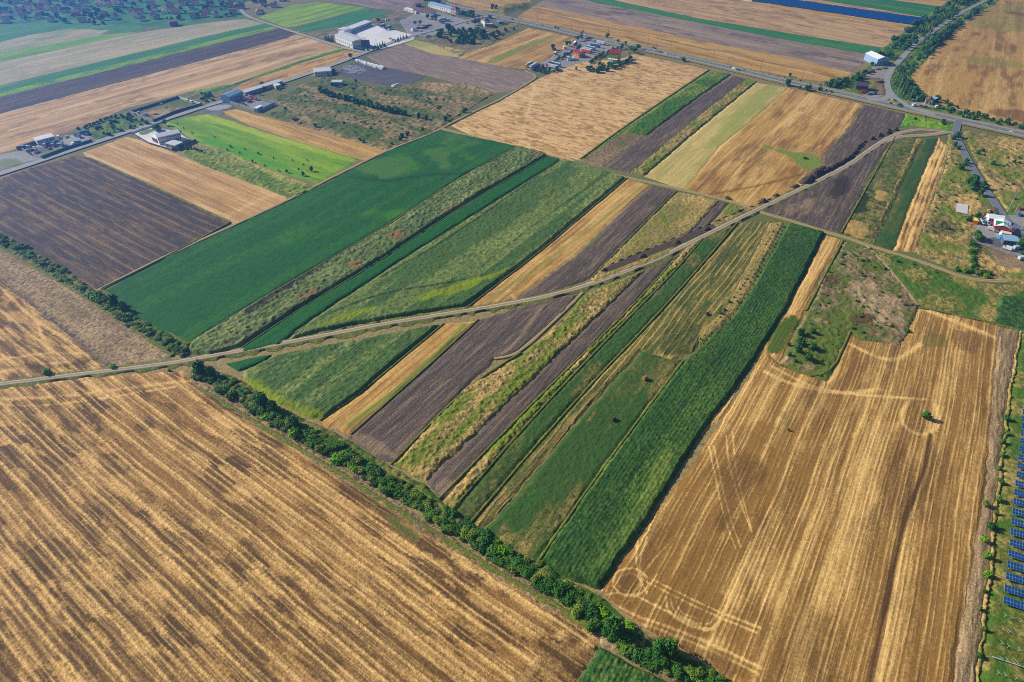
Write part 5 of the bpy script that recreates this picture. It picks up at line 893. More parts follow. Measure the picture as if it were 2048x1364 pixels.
# ---------------- vehicles (front towards +x, ground at z=0) ----------------
def wheels(root, xs, half, r=0.33, w_=0.22):
    mb = MB(); mb.mat(mTyre).cyl(0, -w_/2, 0, r, w_, 12, axis='y'); mb.mat(mMetal).cyl(0, -w_/2-0.01, 0, r*0.55, w_+0.02, 8, axis='y'); me = mb.me('wheel')
    for x in xs:
        for s in (-1, 1):
            o = link('wheel', me, None, root); o.location = (x, s*(half-w_/2), r); KIDS.setdefault(root.name, []).append(o)
CARP = {}
def car(q, hd, col, label, kind='car', cat='car', z=0.74, group=None):
    key = (kind, col)
    if key in CARP: root = copy_tree(CARP[key])
    else:
        m = paint(*col); root = empty(kind)
        if kind == 'car':
            b = MB(); b.mat(m).prism([(-2.15, .3), (2.15, .3), (2.2, .62), (1.9, .86), (.95, .95), (-1.75, .98), (-2.15, .85)], -.88, .88); b.build('body', None, root)
            c = MB(); c.mat(mGlass).box(-.35, 0, .93, 2.5, 1.6, .42, 0, .72, .85); c.build('glass', None, root)
            r = MB(); r.mat(m).box(-.35, 0, 1.35, 1.75, 1.34, .06); r.build('roof', None, root); wheels(root, (1.35, -1.3), .88)
        elif kind == 'van':
            b = MB(); b.mat(m).prism([(-2.6, .35), (2.6, .35), (2.65, 1.0), (1.9, 1.35), (1.2, 2.2), (-2.6, 2.3)], -.98, .98); b.build('body', None, root)
            c = MB(); c.mat(mGlass).poly([(1.93, -.85, 1.36), (1.93, .85, 1.36), (1.24, .85, 2.18), (1.24, -.85, 2.18)]); c.box(1.1, 0, 1.3, .8, 2.0, .55); c.build('windscreen', None, root); wheels(root, (1.7, -1.7), .98, .36)
        wh = hd
        CARP[key] = root
    x, y = P(*q) if not isinstance(q, Vector) else (q.x, q.y)
    root.name = kind if kind != 'car' else 'car'; root.location = (x, y, z); root.rotation_euler = (0, 0, hd); tag(root, label, cat)
    if group: root['group'] = group
    return root
def truck(front, back, cab, box_, side, label, z=0.62, L=16.0, group=None):
    """tractor and semi-trailer; front, back: photo pixels of its two ends on the ground"""
    a = heading(back, front); (x1, y1), (x2, y2) = P(*front), P(*back); root = empty('semi_truck', ((x1+x2)/2, (y1+y2)/2, z), a); tag(root, label, 'truck', group)
    h = L/2; c = MB(); c.mat(paint(*cab)).prism([(h-2.3, .9), (h, .9), (h, 2.3), (h-.3, 3.2), (h-2.3, 3.5)], -1.2, 1.2); c.build('cab', None, root)
    g = MB(); g.mat(mGlass).box(h-.02, 0, 1.9, .1, 2.1, .9); g.build('windscreen', None, root)
    t = MB(); t.mat(paint(*side)).box(-1.3, 0, 1.15, L-2.6-.6, 2.5, 2.75); t.mat(paint(*box_)).box(-1.3, 0, 3.9, L-2.6-.5, 2.54, .12); t.build('trailer', None, root)
    f = MB(); f.mat(mTyre).box(-0.5, 0, .75, L-2, 1.0, .35); f.build('chassis', None, root); wheels(root, (h-1.0, h-4.2, -h+1.2, -h+2.5, -h+3.8), 1.22, .5, .35)
    return root
def lorry(q, hd, cab, body, label, z=0.62, cat='truck', L=8.0, low=False):
    root = empty('lorry', (*P(*q), z), hd); tag(root, label, cat); h = L/2
    c = MB(); c.mat(paint(*cab)).prism([(h-2.0, .7), (h, .7), (h, 1.9), (h-.4, 2.7), (h-2.0, 2.8)], -1.15, 1.15); c.build('cab', None, root)
    g = MB(); g.mat(mGlass).box(h-.05, 0, 1.6, .1, 2.0, .7); g.build('windscreen', None, root)
    t = MB(); t.mat(paint(*body)).box(-1.1, 0, .95, L-2.4, 2.4, 0.9 if low else 2.3); t.build('load_box', None, root); wheels(root, (h-1.1, -h+1.2, -h+2.4), 1.18, .48, .3)
    return root
def mhead(px):
    """heading of the main road near photo x"""
    for a, b in zip(MAIN, MAIN[1:]):
        if a[0] <= px <= b[0]: return heading(a, b)
    return 0
W_ = (224, 226, 228); S_ = (176, 182, 188); D_ = (52, 56, 64); B_ = (44, 80, 140)
for (x, y, side, col, kd, lb) in ((903, 12, 1, W_, 'car', 'white car on the main road passing the long white hall'), (942, 21, -1, W_, 'car', 'white car on the main road right of the orange roofed house'), (995, 36, 1, S_, 'car', 'silver car on the main road by the junction with the local road'), (1024, 40, -1, D_, 'car', 'dark car on the main road just past the junction'), (1083, 52, 1, S_, 'car', 'grey car on the main road above the orange stubble field'),
        (1170, 72, -1, W_, 'car', 'white car on the main road behind the roadside billboard'), (1213, 83, 1, W_, 'car', 'white car on the main road beside the parked trucks'), (1233, 88, -1, W_, 'car', 'white car on the main road approaching the lime green house'), (1313, 104, 1, S_, 'car', 'grey car at the rear of the three car queue on the main road'), (1321, 106, 1, B_, 'car', 'blue car in the middle of the three car queue'),
        (1331, 109, 1, W_, 'car', 'white car leading the queue right of the lime green house'), (1358, 116, 1, W_, 'car', 'white car alone between the queue and the white van'), (1468, 140, 1, W_, 'van', 'white van on the main road above the green weed strip'), (1477, 142, 1, B_, 'car', 'blue car driving right in front of the white van'), (2022, 266, 1, W_, 'car', 'white car on the main road near the right edge')):
    h_ = mhead(x); X, Y = P(x, y); car((x, y), h_ if side > 0 else h_+math.pi, col, lb, kd, 'van' if kd == 'van' else 'car')
car((598, 66), heading((595, 67), (650, 85)), W_, 'white car on the pale village road beside the ploughed strip')
# ---------------- truck park ----------------
G_ = (222, 222, 218)
truck((1190, 87), (1209, 91), (40, 110, 100), G_, (200, 204, 206), 'white semi-trailer with teal cab nearest the main road in the truck park')
truck((1180, 93), (1198, 96), W_, G_, (60, 110, 170), 'white roofed semi-trailer with blue sides, second from the main road')
truck((1171, 98), (1189, 102), S_, G_, (50, 130, 190), 'bright blue sided semi-trailer above the orange one')
truck((1165, 101), (1182, 105), W_, G_, (190, 190, 190), 'grey white semi-trailer wedged between the blue and orange trucks')
truck((1162, 104), (1180, 108), W_, G_, (214, 84, 44), 'orange sided semi-trailer behind the crimson roofed building')
truck((1049, 137), (1066, 129), (222, 202, 60), G_, (40, 120, 130), 'truck with yellow cab at the lower left end of the truck park')
truck((1058, 141), (1074, 132), W_, G_, (214, 216, 218), 'white truck second from the left in the lower truck row')
truck((1065, 143), (1081, 134), (40, 60, 130), (52, 70, 130), (36, 60, 140), 'dark blue truck third from the left in the lower truck row')
truck((1092, 134), (1116, 140), (180, 30, 50), G_, (200, 204, 206), 'white semi-trailer with crimson cab in front of the lower row')
truck((1100, 130), (1120, 135), (170, 36, 56), G_, (60, 110, 180), 'pale trailer with crimson cab behind the front one')
lorry((1085, 135), 2.0, (180, 30, 50), (170, 40, 60), 'short crimson tractor unit parked alone in the lower row', L=5)
h1 = house('snack_bar', (1145, 111), (1158, 116), 9, 4.0, 2.2, paint(226, 150, 66, .8), mRed, 'orange walled building with crimson roof in the truck park', 'building', 'gable', (4, 3), 1)
house('bar_annex', (1160, 114), (1168, 113), 5, 3.0, 1.0, paint(214, 140, 60, .8), mBrick, 'small orange annex right of the crimson roofed building', 'annex', 'gable', (2, 1), 1)
house('kiosk', (1148, 92), (1155, 92), 5, 3.2, 1.4, paint(200, 60, 50, .8), mTin, 'small red and white kiosk with pale roof by the truck park entrance', 'kiosk', 'gable', (2, 1), 1)
house('kiosk', (1127, 99), (1132, 99), 4, 2.6, 1.0, mWhite, mTin, 'tiny white kiosk below the red one on the truck park edge', 'kiosk', 'hip', (1, 1), 1)
house('kiosk', (1106, 110), (1112, 111), 4, 2.8, 1.2, paint(226, 186, 130, .8), mTin, 'cream kiosk at the narrow middle of the truck park', 'kiosk', 'hip', (1, 1), 1)
for q, lb in (((1138, 118), 'white marquee tent left of the crimson roofed building'), ((1148, 119), 'cream parasol tent right of the blue one')):
    house('awning', (q[0]-3, q[1]+2), (q[0]+3, q[1]+2), 5, 2.4, 1.0, mWhite, flat_mat('cream_canvas', C(226, 214, 186), .9), lb, 'tent', 'hip', (0, 0), 1, False)
house('awning', (1135, 122), (1143, 122), 4, 2.2, 0.8, mWhite, flat_mat('blue_canvas', C(60, 140, 200), .9), 'bright blue canopy in front of the crimson roofed building', 'canopy', 'shed', (0, 0), 1, False)
mLime_ = flat_mat('lime_render', C(176, 204, 70), 0.85, 0.05)
lh = house('lime_house', (1217, 124), (1236, 126), 11, 10.0, 2.8, mLime_, mRed, 'three storey lime green house with crimson roof', 'house', 'gable', (5, 3), 3, True, 0.6)
pr = MB(); pr.mat(mTin).box(-0.5, -2.2, 4.2, 12, 4.4, 0.25); pr.build('porch_roof', None, lh); pw = MB(); pw.mat(mLime_).box(-0.5, -1.8, 0, 11, 3.4, 4.15); pw.build('porch', None, lh)
pr = MB(); pr.mat(mTin).box(-2.5, -5.2, 2.6, 6, 2.8, 0.2); pr.build('awning', None, lh)
car((1256, 106), 0.4, W_, 'white car parked beside the lime green house')
car((1252, 102), 0.3, D_, 'dark car parked behind the lime green house')
# billboard
def billboard(q, w0, h0, zb, hd, label, col=(226, 210, 214)):
    root = empty('billboard', (*P(*q), 0.5), hd); tag(root, label, 'billboard')
    b = MB(); b.mat(paint(*col)).box(0, 0, zb, w0, 0.5, h0); b.build('board', None, root)
    s = MB(); s.mat(paint(180, 60, 80)).box(0, -0.28, zb+h0*0.35, w0*0.7, 0.05, h0*0.3); s.build('printed_band', None, root)
    for x in (-w0*.3, 0, w0*.3):
        p = MB(); p.mat(mMetal).box(x, 0, 0, 0.4, 0.4, zb); p.build('post', None, root)
billboard((1163, 76), 11, 5, 4, heading((1158, 78), (1170, 72)), 'large white and pink roadside billboard at the truck park entrance')
# ---------------- white business complex ----------------
house('white_hall', (671, 84), (706, 98), 20, 8, 1.6, mWhite, mTinG, 'long white hall with a row of small windows at the road crossing', 'hall', 'gable', (9, 0), 1)
ob = house('office_block', (712, 97), (734, 96), 14, 9, 0.3, mWhite, mTinG, 'white and dark glazed office block with a red stripe', 'office', 'flat', (4, 3), 2)
rs = MB(); rs.mat(paint(190, 40, 60)).box(1.0, -0.3, 0, 1.6, 0.6, 10.5); rs.build('red_pillar', None, ob); dg = MB(); dg.mat(mDarkW).box(6.6, -0.2, 0.2, 9.0, 0.4, 9.4); dg.build('dark_facade', None, ob)
for i in range(6):
    t = i/5; a = (701+t*35, 66-t*13.5); house('shed', (a[0], a[1]+1), (a[0]+7.5, a[1]-1.9), 10, 4.5, 0.8, mTinG, mTin, 'white roofed open shed in the terrace along the concrete yard', 'shed', 'shed', (2, 0), 1, True, 0.3, GZ, 'terrace of white roofed sheds')
house('shed', (690, 71), (703, 67), 12, 6, 1.0, mWhite, mTin, 'larger white shed at the left end of the shed terrace', 'shed', 'gable', (2, 1), 1)
house('shed', (683, 73), (690, 72), 6, 3.5, .6, mWhite, mTin, 'small white outbuilding behind the long white hall', 'outbuilding', 'shed', (1, 1), 1)
truck((762, 57), (770, 53), (60, 100, 150), (190, 200, 210), (80, 110, 140), 'truck parked at the back corner of the concrete yard', L=12)
truck((771, 61), (782, 57), (30, 80, 160), (180, 196, 210), (90, 130, 160), 'blue fronted truck beside the first one on the concrete yard', L=13)
car((781, 80), 0.3, W_, 'white van standing alone on the concrete yard', 'van', 'van')
car((786, 81), 0.3, W_, 'white car beside the lone van on the concrete yard')
car((729, 98), 0.3, W_, 'white car parked in front of the office block')
car((664, 73), 0.5, W_, 'white van at the far left corner of the white hall', 'van', 'van')
for xy in along([(740, 99), (765, 93), (772, 91)], 6, 1)+along([(790, 86), (800, 80), (818, 76)], 5, 1)+along([(716, 101), (735, 103), (760, 98), (770, 94)], 6, 1):
    r = random.uniform(1.0, 1.8); plant('conifer', random.choice(CONE), xy, r, r*1.6, 'dark conical conifer in the planting before the office block', 'conifer', 'conifers before the office block', TRK)
for q in ((652, 80), (658, 82), (664, 83)): plant('conifer', CONE[0], P(*q), 3, 3, 'broad dark conifer at the left end of the white hall', 'conifer', 'conifers beside the white hall', TRK)
# ---------------- chippings yard ----------------
k = 0
mWrap = flat_mat('white_wrap', C(232, 234, 238), .6, .05)
pb = MB(); pb.mat(mWrap).box(0, 0, 0, 5, 2.0, 1.9); pb.box(0.1, 0, 1.9, 4.6, 1.8, .5, 0, .9, .8); pbm = pb.me('wrapped_pallet')
def pallets(pts, sp, side, label, grp):
    q = along(pts, sp, 0.3, side); a = heading(pts[0], pts[-1])
    for xy in q:
        o = link('wrapped_pallet', pbm); o.location = (xy[0], xy[1], 0.25); o.rotation_euler = (0, 0, a+random.uniform(-.1, .1)); tag(o, label, 'pallet stack', grp)
pallets([(712, 122), (740, 130), (768, 137)], 5.4, 0, 'white wrapped stack in the long row along the dark yard', 'white wrapped stacks in the long row')
pallets([(722, 126), (745, 133), (768, 140)], 5.6, 0, 'white wrapped stack in the nearer row on the dark yard', 'white wrapped stacks in the nearer row')
pallets([(750, 134), (768, 138)], 5.2, 3, 'white wrapped stack at the thick right end of the rows', 'white wrapped stacks at the right end')
for i in range(26):
    x, y = scatter([(675, 140), (698, 129), (732, 142), (718, 149)], 26, 31)[i]; s = MB(); s.mat(flat_mat('pale_slabs', C(170, 190, 208), .7)).box(0, 0, 0, 2.2, 1.2, .5); s.box(.2, .1, .5, 1.6, .9, .2); o = s.build('slab_stack'); o.location = (x, y, .3); o.rotation_euler = (0, 0, random.uniform(0, 3)); tag(o, 'pale stack of building slabs lying on the left part of the dark yard', 'slab stack', 'stacks of slabs on the dark yard')
mound((794, 172), 6, 3, 2.0, .2, 'white heap of sand on the lower edge of the dark yard', 'sand_heap', flat_mat('white_sand', C(214, 212, 206), .9))
house('flat_roofed_workshop', (630, 153), (664, 150), 16, 4.0, .3, mWhite, mTinG, 'flat roofed grey workshop between the road and the overgrown plot', 'workshop', 'flat', (6, 2), 1)
house('ruined_house', (663, 172), (684, 172), 8, 3.4, .2, mWhite, mTinG, 'small pale ruin surrounded by bushes on the overgrown plot', 'ruin', 'flat', (4, 2), 1)
house('low_shed', (492, 192), (566, 168), 7, 2.8, .4, mConcr, mTinG, 'very long low grey shed beside the local road', 'shed', 'shed', (10, 0), 1)
house('low_shed', (552, 178), (562, 176), 5, 2.8, .6, mWhite, mTin, 'small white roofed shed among bushes below the long grey shed', 'shed', 'shed', (2, 0), 1)
# ---------------- blue warehouse yard ----------------
house('blue_warehouse', (461, 207), (488, 195), 11, 6.0, 1.8, mBlueW, mTinB, 'pale blue warehouse at the bend of the local road', 'warehouse', 'gable', (5, 1), 1)
house('blue_container', (516, 225), (527, 219), 4, 3.2, .3, mBlueW, mTin, 'pale blue container at the lower corner of the warehouse yard', 'container', 'flat', (2, 0), 1)
wall_run('yard_wall', [(460, 207), (480, 213), (516, 225)], 2.4, mConcr, 'long grey concrete wall on the field side of the blue warehouse yard')
wall_run('yard_wall', [(528, 220), (550, 210)], 2.4, mBlueW, 'pale blue wall on the lower right side of the warehouse yard')
wall_run('yard_wall', [(496, 193), (520, 201), (552, 209)], 1.8, mConcr, 'rough wall with rubble along the upper side of the warehouse yard')
field('warehouse_yard', [(462, 206), (492, 192), (550, 209), (527, 221), (515, 224)], mGravel, LFD, pat_none(12), cell=1.0, lift=0.5)
lorry((508, 200), -.6, (226, 170, 40), (140, 60, 110), 'lorry with yellow cab and purple body in the blue warehouse yard', L=9)
for q, col, lb in (((492, 202), (180, 96, 60), 'rusty orange lorry near the blue warehouse door'), ((499, 205), (210, 140, 60), 'orange digger body in the middle of the warehouse yard'), ((489, 212), (150, 90, 110), 'faded purple trailer against the yard wall')):
    lorry(q, random.uniform(0, 3), col, (120, 110, 110), lb, L=6, low=True)
# ---------------- walled yard ----------------
field('walled_yard', [(262, 228), (358, 198), (398, 210), (308, 245)], mRubble, LFD, pat_weed(.7, .5, .2, .3, 3, 21), cell=1.0, lift=0.5, stamps=[('poly', [(290, 212), (358, 198), (390, 208), (350, 215)], 2, .6, 3), ('poly', [(290, 222), (330, 218), (350, 230), (310, 240)], 0, .8, 3)])
wall_run('dark_yard_wall', [(262, 227), (310, 212), (358, 197)], 2.2, mDarkW, 'long dark blue wall at the back of the walled yard')
wall_run('pale_yard_wall', [(262, 227), (285, 236), (307, 245)], 2.4, mConcr, 'pale concrete wall at the left end of the walled yard')
wall_run('dark_yard_wall', [(307, 245), (350, 227), (405, 211)], 2.2, mDarkW, 'long dark blue wall along the road side of the walled yard')
wall_run('pale_yard_wall', [(358, 197), (380, 204), (402, 210)], 2.0, mWhite, 'white wall at the right end of the walled yard')
for q, lb in (((376, 204), 'white van beside the right wall of the walled yard'), ((384, 207), 'white truck body at the road corner of the walled yard'), ((322, 209), 'white car by the dark back wall')):
    car(q, heading((358, 197), (402, 210)), W_, lb, 'van' if 'car' not in lb else 'car', 'van' if 'car' not in lb else 'car', z=.55)
for q, lb in (((290, 233), 'pale trailer lying near the left wall of the walled yard'), ((275, 230), 'pale wreck beside the left end wall')):
    lorry(q, .4, (190, 196, 200), (150, 160, 170), lb, L=6, low=True, z=.55)
mound((333, 217), 2.2, 1.2, .8, 0, 'small dark heap in the middle of the walled yard', 'scrap_heap', mRust); mound((312, 230), 3.2, 1.4, 1.0, 0, 'reddish brown heap on bare earth in the walled yard', 'scrap_heap', mRust)
for xy in scatter([(380, 190), (420, 186), (440, 200), (405, 207)], 18, 33): plant('yard_thicket_bush', BUSHF[3], xy, random.uniform(1.4, 2.4), 1.8, 'dark bush in the scrap strewn thicket right of the walled yard', 'bush', 'bushes right of the walled yard', STEM)
# ---------------- white building with terraces ----------------
wb = house('white_residence', (320, 291), (365, 281), 10, 6.6, 1.6, mWhite, mTin, 'long white two storey building with dark windows and white roof', 'building', 'gable', (11, 0), 2, True, .2)
house('grey_flat_annex', (332, 295), (352, 300), 9, 3.2, .2, mConcr, mTinG, 'flat grey roofed annex in front of the long white building', 'annex', 'flat', (2, 1), 1)
house('brick_annex', (306, 283), (316, 288), 6, 4.2, 1.2, mBrick, mTinG, 'small brick gabled annex at the left end of the white building', 'annex', 'gable', (2, 1), 1)
field('paved_court', [(264, 268), (308, 254), (345, 262), (392, 283), (345, 302), (300, 290)], mConc, LFD, pat_none(13, .4, .5), cell=1.0, lift=.48, stamps=[('poly', [(275, 266), (305, 257), (312, 262), (285, 273)], 2, 1.3, .8), ('poly', [(352, 290), (375, 280), (390, 284), (366, 294)], 2, 1.5, .6)])
wall_run('garden_fence', [(264, 268), (286, 260), (310, 253)], 1.4, mWhite, 'white pillared fence along the road side of the garden', 'fence')
wall_run('garden_fence', [(264, 268), (300, 289), (345, 302)], 1.4, mDoor, 'dark fence between the court and the stubble field', 'fence')
wall_run('garden_fence', [(345, 302), (370, 293), (393, 283)], 2.0, mBrick, 'brick wall closing the lower side of the terrace garden', 'wall')
car((355, 263), .4, D_, 'dark car parked on the lane behind the white building')
# ---------------- left yard with trucks ----------------
field('lorry_yard', [(49, 298), (70, 292), (100, 283), (160, 265), (178, 270), (188, 282), (85, 318)], mGravel, LFD, pat_none(14, .2, .5), cell=1.0, lift=.5, stamps=[('poly', [(78, 312), (100, 300), (130, 296), (132, 300), (88, 318)], 2, 1.0, 1.5), ('poly', [(55, 300), (90, 292), (110, 296), (75, 310)], 1, .8, 2)])
field('gravel_apron', [(-20, 312), (45, 301), (84, 319), (40, 330), (-20, 345)], mGravel, LFD, pat_none(15, .2, .2), cell=1.0, lift=.46, stamps=[('poly', [(0, 320), (30, 315), (50, 330), (0, 340)], 2, .8, 3)])
house('long_white_shed', (77, 291), (112, 282), 7, 3.8, .8, mWhite, mTin, 'long white roofed shed at the back of the lorry yard', 'shed', 'shed', (6, 1), 1)
wall_run('dark_yard_fence', [(85, 318), (130, 301), (185, 284)], 2.2, mDarkW, 'tall dark fence along the road side of the lorry yard', 'fence')
wall_run('yard_side_fence', [(45, 301), (65, 310), (84, 318)], 2.0, mConcr, 'grey wall at the left end of the lorry yard')
wall_run('yard_back_fence', [(35, 300), (60, 292), (86, 283)], 2.4, mDarkW, 'dark fence behind the lorry yard', 'fence')
for q, h_, cb, bd, lb, L_ in (((92, 293), -1.2, W_, (60, 80, 100), 'white cab lorry in front of the long white shed', 7), ((109, 292), -1.3, (130, 190, 214), (70, 90, 110), 'pale blue cab lorry beside the white cab one', 8), ((125, 292), -1.2, W_, (60, 140, 190), 'white and blue lorry in the middle of the lorry yard', 6),
        ((156, 275), -.6, (150, 170, 200), (60, 90, 140), 'large blue lorry in the upper part of the lorry yard', 9), ((172, 269), .4, (30, 110, 190), (60, 130, 190), 'bright blue lorry at the top corner of the lorry yard', 7), ((52, 299), .5, W_, (90, 120, 150), 'white lorry at the left end of the lorry yard', 6), ((66, 306), .6, (180, 184, 190), (120, 124, 130), 'grey lorry along the left fence', 8)):
    lorry(q, h_, cb, bd, lb, L=L_)
for q, col, kd, lb in (((60, 296), (220, 190, 130), 'car', 'cream car behind the left lorries'), ((69, 297), W_, 'car', 'white car behind the grey lorry'), ((100, 299), (200, 60, 50), 'car', 'red and white car on the nearer side of the lorry yard'), ((118, 277), W_, 'van', 'white van at the grass edge behind the shed'), ((134, 276), W_, 'car', 'white car on the back edge of the lorry yard'), ((160, 269), (210, 90, 60), 'car', 'orange car at the top of the lorry yard'), ((147, 291), W_, 'van', 'white van left of the white caravan'), ((165, 289), W_, 'car', 'white car right of the white caravan'), ((74, 307), (220, 140, 90), 'car', 'orange car beside the grey lorry')):
    car(q, random.uniform(0, 3), col, lb, kd, kd, z=.62)
house('white_caravan_shed', (150, 290), (163, 288), 5, 3.0, 1.2, mWhite, mTin, 'white caravan like hut near the dark fence of the lorry yard', 'hut', 'gable', (3, 1), 1)
# ---------------- top: roadside business cluster ----------------
house('long_white_hall', (857, 14), (901, 26), 12, 5.0, 1.4, mWhite, mTinB, 'long white hall with pale blue roof beside the main road', 'hall', 'gable', (10, 0), 1)
house('orange_roof_house', (901, 27), (912, 29), 10, 6.0, 3.6, mWhite, mTile, 'white house with pyramid orange tiled roof at the end of the long hall', 'house', 'hip', (3, 2), 2)
house('brown_roof_barn', (826, 26), (865, 32), 10, 3.2, 2.4, mWhite, mTileB, 'long low barn with brown tiled roof left of the long white hall', 'barn', 'gable', (8, 0), 1)
house('white_low_shed', (808, 21), (832, 28), 6, 2.6, .6, mWhite, mTin, 'long low white shed left of the brown roofed barn', 'shed', 'shed', (5, 0), 1)
house('small_barn', (832, 15), (843, 14), 6, 3, 1.5, mBrick, mTileB, 'small dark barn behind the long low sheds', 'barn', 'gable', (1, 1), 1)
house('white_house', (962, 50), (970, 54), 8, 7.0, 3.0, mWhite, mTileB, 'white house with steep brown roof and chimney tower below the junction', 'house', 'hip', (3, 2), 2, chim=True)
house('open_canopy', (970, 55), (984, 56), 7, 4.5, .4, mConcr, mTinG, 'grey open sided canopy right of the steep roofed white house', 'canopy', 'flat', (4, 1), 1)
truck((877, 44), (892, 41), (200, 205, 208), G_, (180, 200, 214), 'white semi-trailer in the middle of the roadside gravel yard', L=15)
lorry((884, 47), 2.6, (30, 80, 150), (60, 90, 130), 'short blue lorry in front of the white semi-trailer', L=7)
lorry((897, 43), 0, W_, (210, 210, 206), 'small white lorry right of the white semi-trailer', L=6)
lorry((879, 64), 3.3, (40, 80, 160), (50, 90, 70), 'blue lorry with green load on the local road', L=9, z=.75)
for q, col, kd, lb in (((853, 75), W_, 'van', 'white van stopped on the local road verge'), ((848, 70), W_, 'van', 'white van parked at the corner of the gravel yard'), ((842, 63), W_, 'car', 'white car right of the pale tent'), ((858, 73), D_, 'car', 'dark car behind the white van on the verge'), ((915, 30), (180, 190, 200), 'van', 'grey van in front of the orange roofed house'), ((907, 33), D_, 'car', 'dark car beside the orange roofed house'), ((934, 47), W_, 'car', 'white car on the approach by the thin hedge'), ((809, 37), W_, 'car', 'white car at the left end of the gravel yard'), ((764, 42), W_, 'car', 'white car first in the row above the concrete yard'), ((769, 41), W_, 'car', 'white car second in the row above the concrete yard'), ((773, 41), W_, 'car', 'white car third in the row above the concrete yard'), ((777, 41), S_, 'car', 'silver car last in the row above the concrete yard'), ((793, 38), W_, 'car', 'white car alone right of the car row')):
    car(q, random.uniform(0, .8), col, lb, kd, kd, z=.6)
for i in range(8):
    x = 952+i*2.6; car((x, 33+i*.62), 1.9, [W_, S_, D_, B_][i % 4], 'parked car in the sales row below the main road', 'car', 'car', .6, 'cars in the sales row')
house('blue_kiosk', (976, 37), (981, 38), 3, 4, .4, paint(40, 90, 170), paint(40, 90, 170), 'blue kiosk at the end of the sales row', 'kiosk', 'flat', (1, 1), 1)
house('pale_tent', (825, 63), (834, 62), 6, 2.6, 1.4, mWhite, mTinB, 'pale blue and white tent at the edge of the gravel yard', 'tent', 'hip', (0, 0), 1, False)
def logpile(q, hd, L, label, n=9, mat=None, name='timber_stack', cat='timber stack', z=.5):
    root = empty(name, (*P(*q), z), hd); tag(root, label, cat); r = random.Random(int(q[0]))
    for k in range(n):
        b = MB(); b.mat(mat or mRust).cyl(-L/2+r.uniform(-.4, .4), (k % 5-2)*.75, .35+(k//5)*.6, .34, L*r.uniform(.7, 1), 7, axis='x'); b.build('log', None, root)
logpile((850, 56), heading((840, 58), (862, 50)), 14, 'long brown stack of timber on the gravel yard', 12); logpile((838, 57), .3, 8, 'short timber stack left of the long one', 8); logpile((858, 52), .5, 10, 'timber stack at the far end of the long one', 9)
logpile((971, 62), -.5, 12, 'yellow stack of pipes below the grey canopy', 6, paint(214, 200, 120)); house('blue_tank_shed', (993, 47), (998, 49), 4, 3, .3, paint(60, 140, 200), mTinB, 'bright blue tank shed right of the grey canopy', 'shed', 'flat', (1, 0), 1)
for q in ((1003, 46), (1008, 48), (1013, 49)): lorry(q, random.uniform(0, 3), (180, 190, 200), (170, 176, 180), 'grey scrap lorry in the row right of the blue tank shed', L=6, low=True)['group'] = 'scrap lorries right of the tank'
for xy in scatter([(845, 0), (860, -2), (885, 8), (882, 12), (850, 6)], 16, 41)+scatter([(920, 26), (945, 30), (948, 38), (925, 34)], 12, 42): plant('yard_tree', TREE[2], xy, random.uniform(3, 4.2), 3, 'rounded tree in the clumps either side of the long white hall', 'tree', 'trees beside the long white hall', TRK)
for q, r in (((855, 38), 4), ((865, 40), 3.6), ((872, 40), 3.6), ((897, 64), 6.5), ((950, 50), 4.5), ((957, 48), 4.5), ((840, 50), 3.5), ((758, 45), 3.6), ((830, 50), 3)): plant('yard_tree', TREE[2], P(*q), r, r*.75, 'single tree standing between the roadside yards', 'tree', 'single trees between the roadside yards', TRK)
field('sand_plot', [(866, 85), (882, 76), (916, 88), (902, 95)], mRubble, LFD, pat_none(16, .6, .1), cell=1.6, lift=.45)
field('spoil_hill', [(985, 22), (1000, 12), (1060, 5), (1062, 18), (1020, 26), (1010, 34)], mWeed, LFD, pat_weed(.3, .8, .8, 1.5, 4, 22), h=4.0, edge=16, cell=2.0, lift=.3)
# ---------------- junction: right ----------------
house('white_warehouse', (1752, 132), (1774, 131), 26, 7, 2.4, mTinB, mTin, 'long white roofed warehouse beside the side road', 'warehouse', 'gable', (5, 6), 1)
house('dark_house', (1710, 180), (1733, 183), 10, 4.5, 2.6, mDoor, mTileD, 'dark brown house with purple grey roof near the junction', 'house', 'gable', (4, 2), 1)
house('half_built_house', (1848, 210), (1862, 212), 8, 4.4, 2.6, mCream, mTileB, 'half built house with yellow gable right of the junction', 'house', 'gable', (2, 1), 1)
house('blue_shed', (1856, 203), (1868, 206), 6, 3.2, .5, mDoor, mTinB, 'dark shed with blue trimmed roof behind the half built house', 'shed', 'shed', (2, 0), 1)
field('yard_ground', [(1728, 152), (1745, 135), (1782, 128), (1812, 108), (1818, 112), (1795, 135), (1776, 150), (1770, 158)], mGravel, A, pat_none(17, .2, .2), cell=1.6, lift=.66)
field('bare_plot', [(1730, 152), (1770, 160), (1770, 185), (1776, 194), (1750, 190), (1725, 186), (1745, 170)], mRubble, A, pat_weed(.5, .5, .4, .3, 2, 23), cell=1.6, lift=.62)
field('gravel_turnout', [(1720, 190), (1740, 185), (1772, 192), (1755, 199), (1742, 200)], mGravel, A, pat_none(18), cell=1.2, lift=.64)
field('yard_ground', [(1815, 196), (1830, 198), (1880, 208), (1875, 216), (1830, 213), (1812, 205)], mGravel, A, pat_none(19, .2, .5), cell=1.4, lift=.64)
for i in range(4):
    lorry((1724+i*3.2, 186.5+i*.9), 1.2, (180, 40, 40) if i < 3 else (60, 50, 60), (150, 60, 60), 'red farm machine in the row before the dark house', L=5, low=True)['group'] = 'red farm machines in a row'
lorry((1742, 190), .3, (60, 60, 80), (120, 130, 150), 'long flat trailer right of the red farm machines', L=11, low=True)
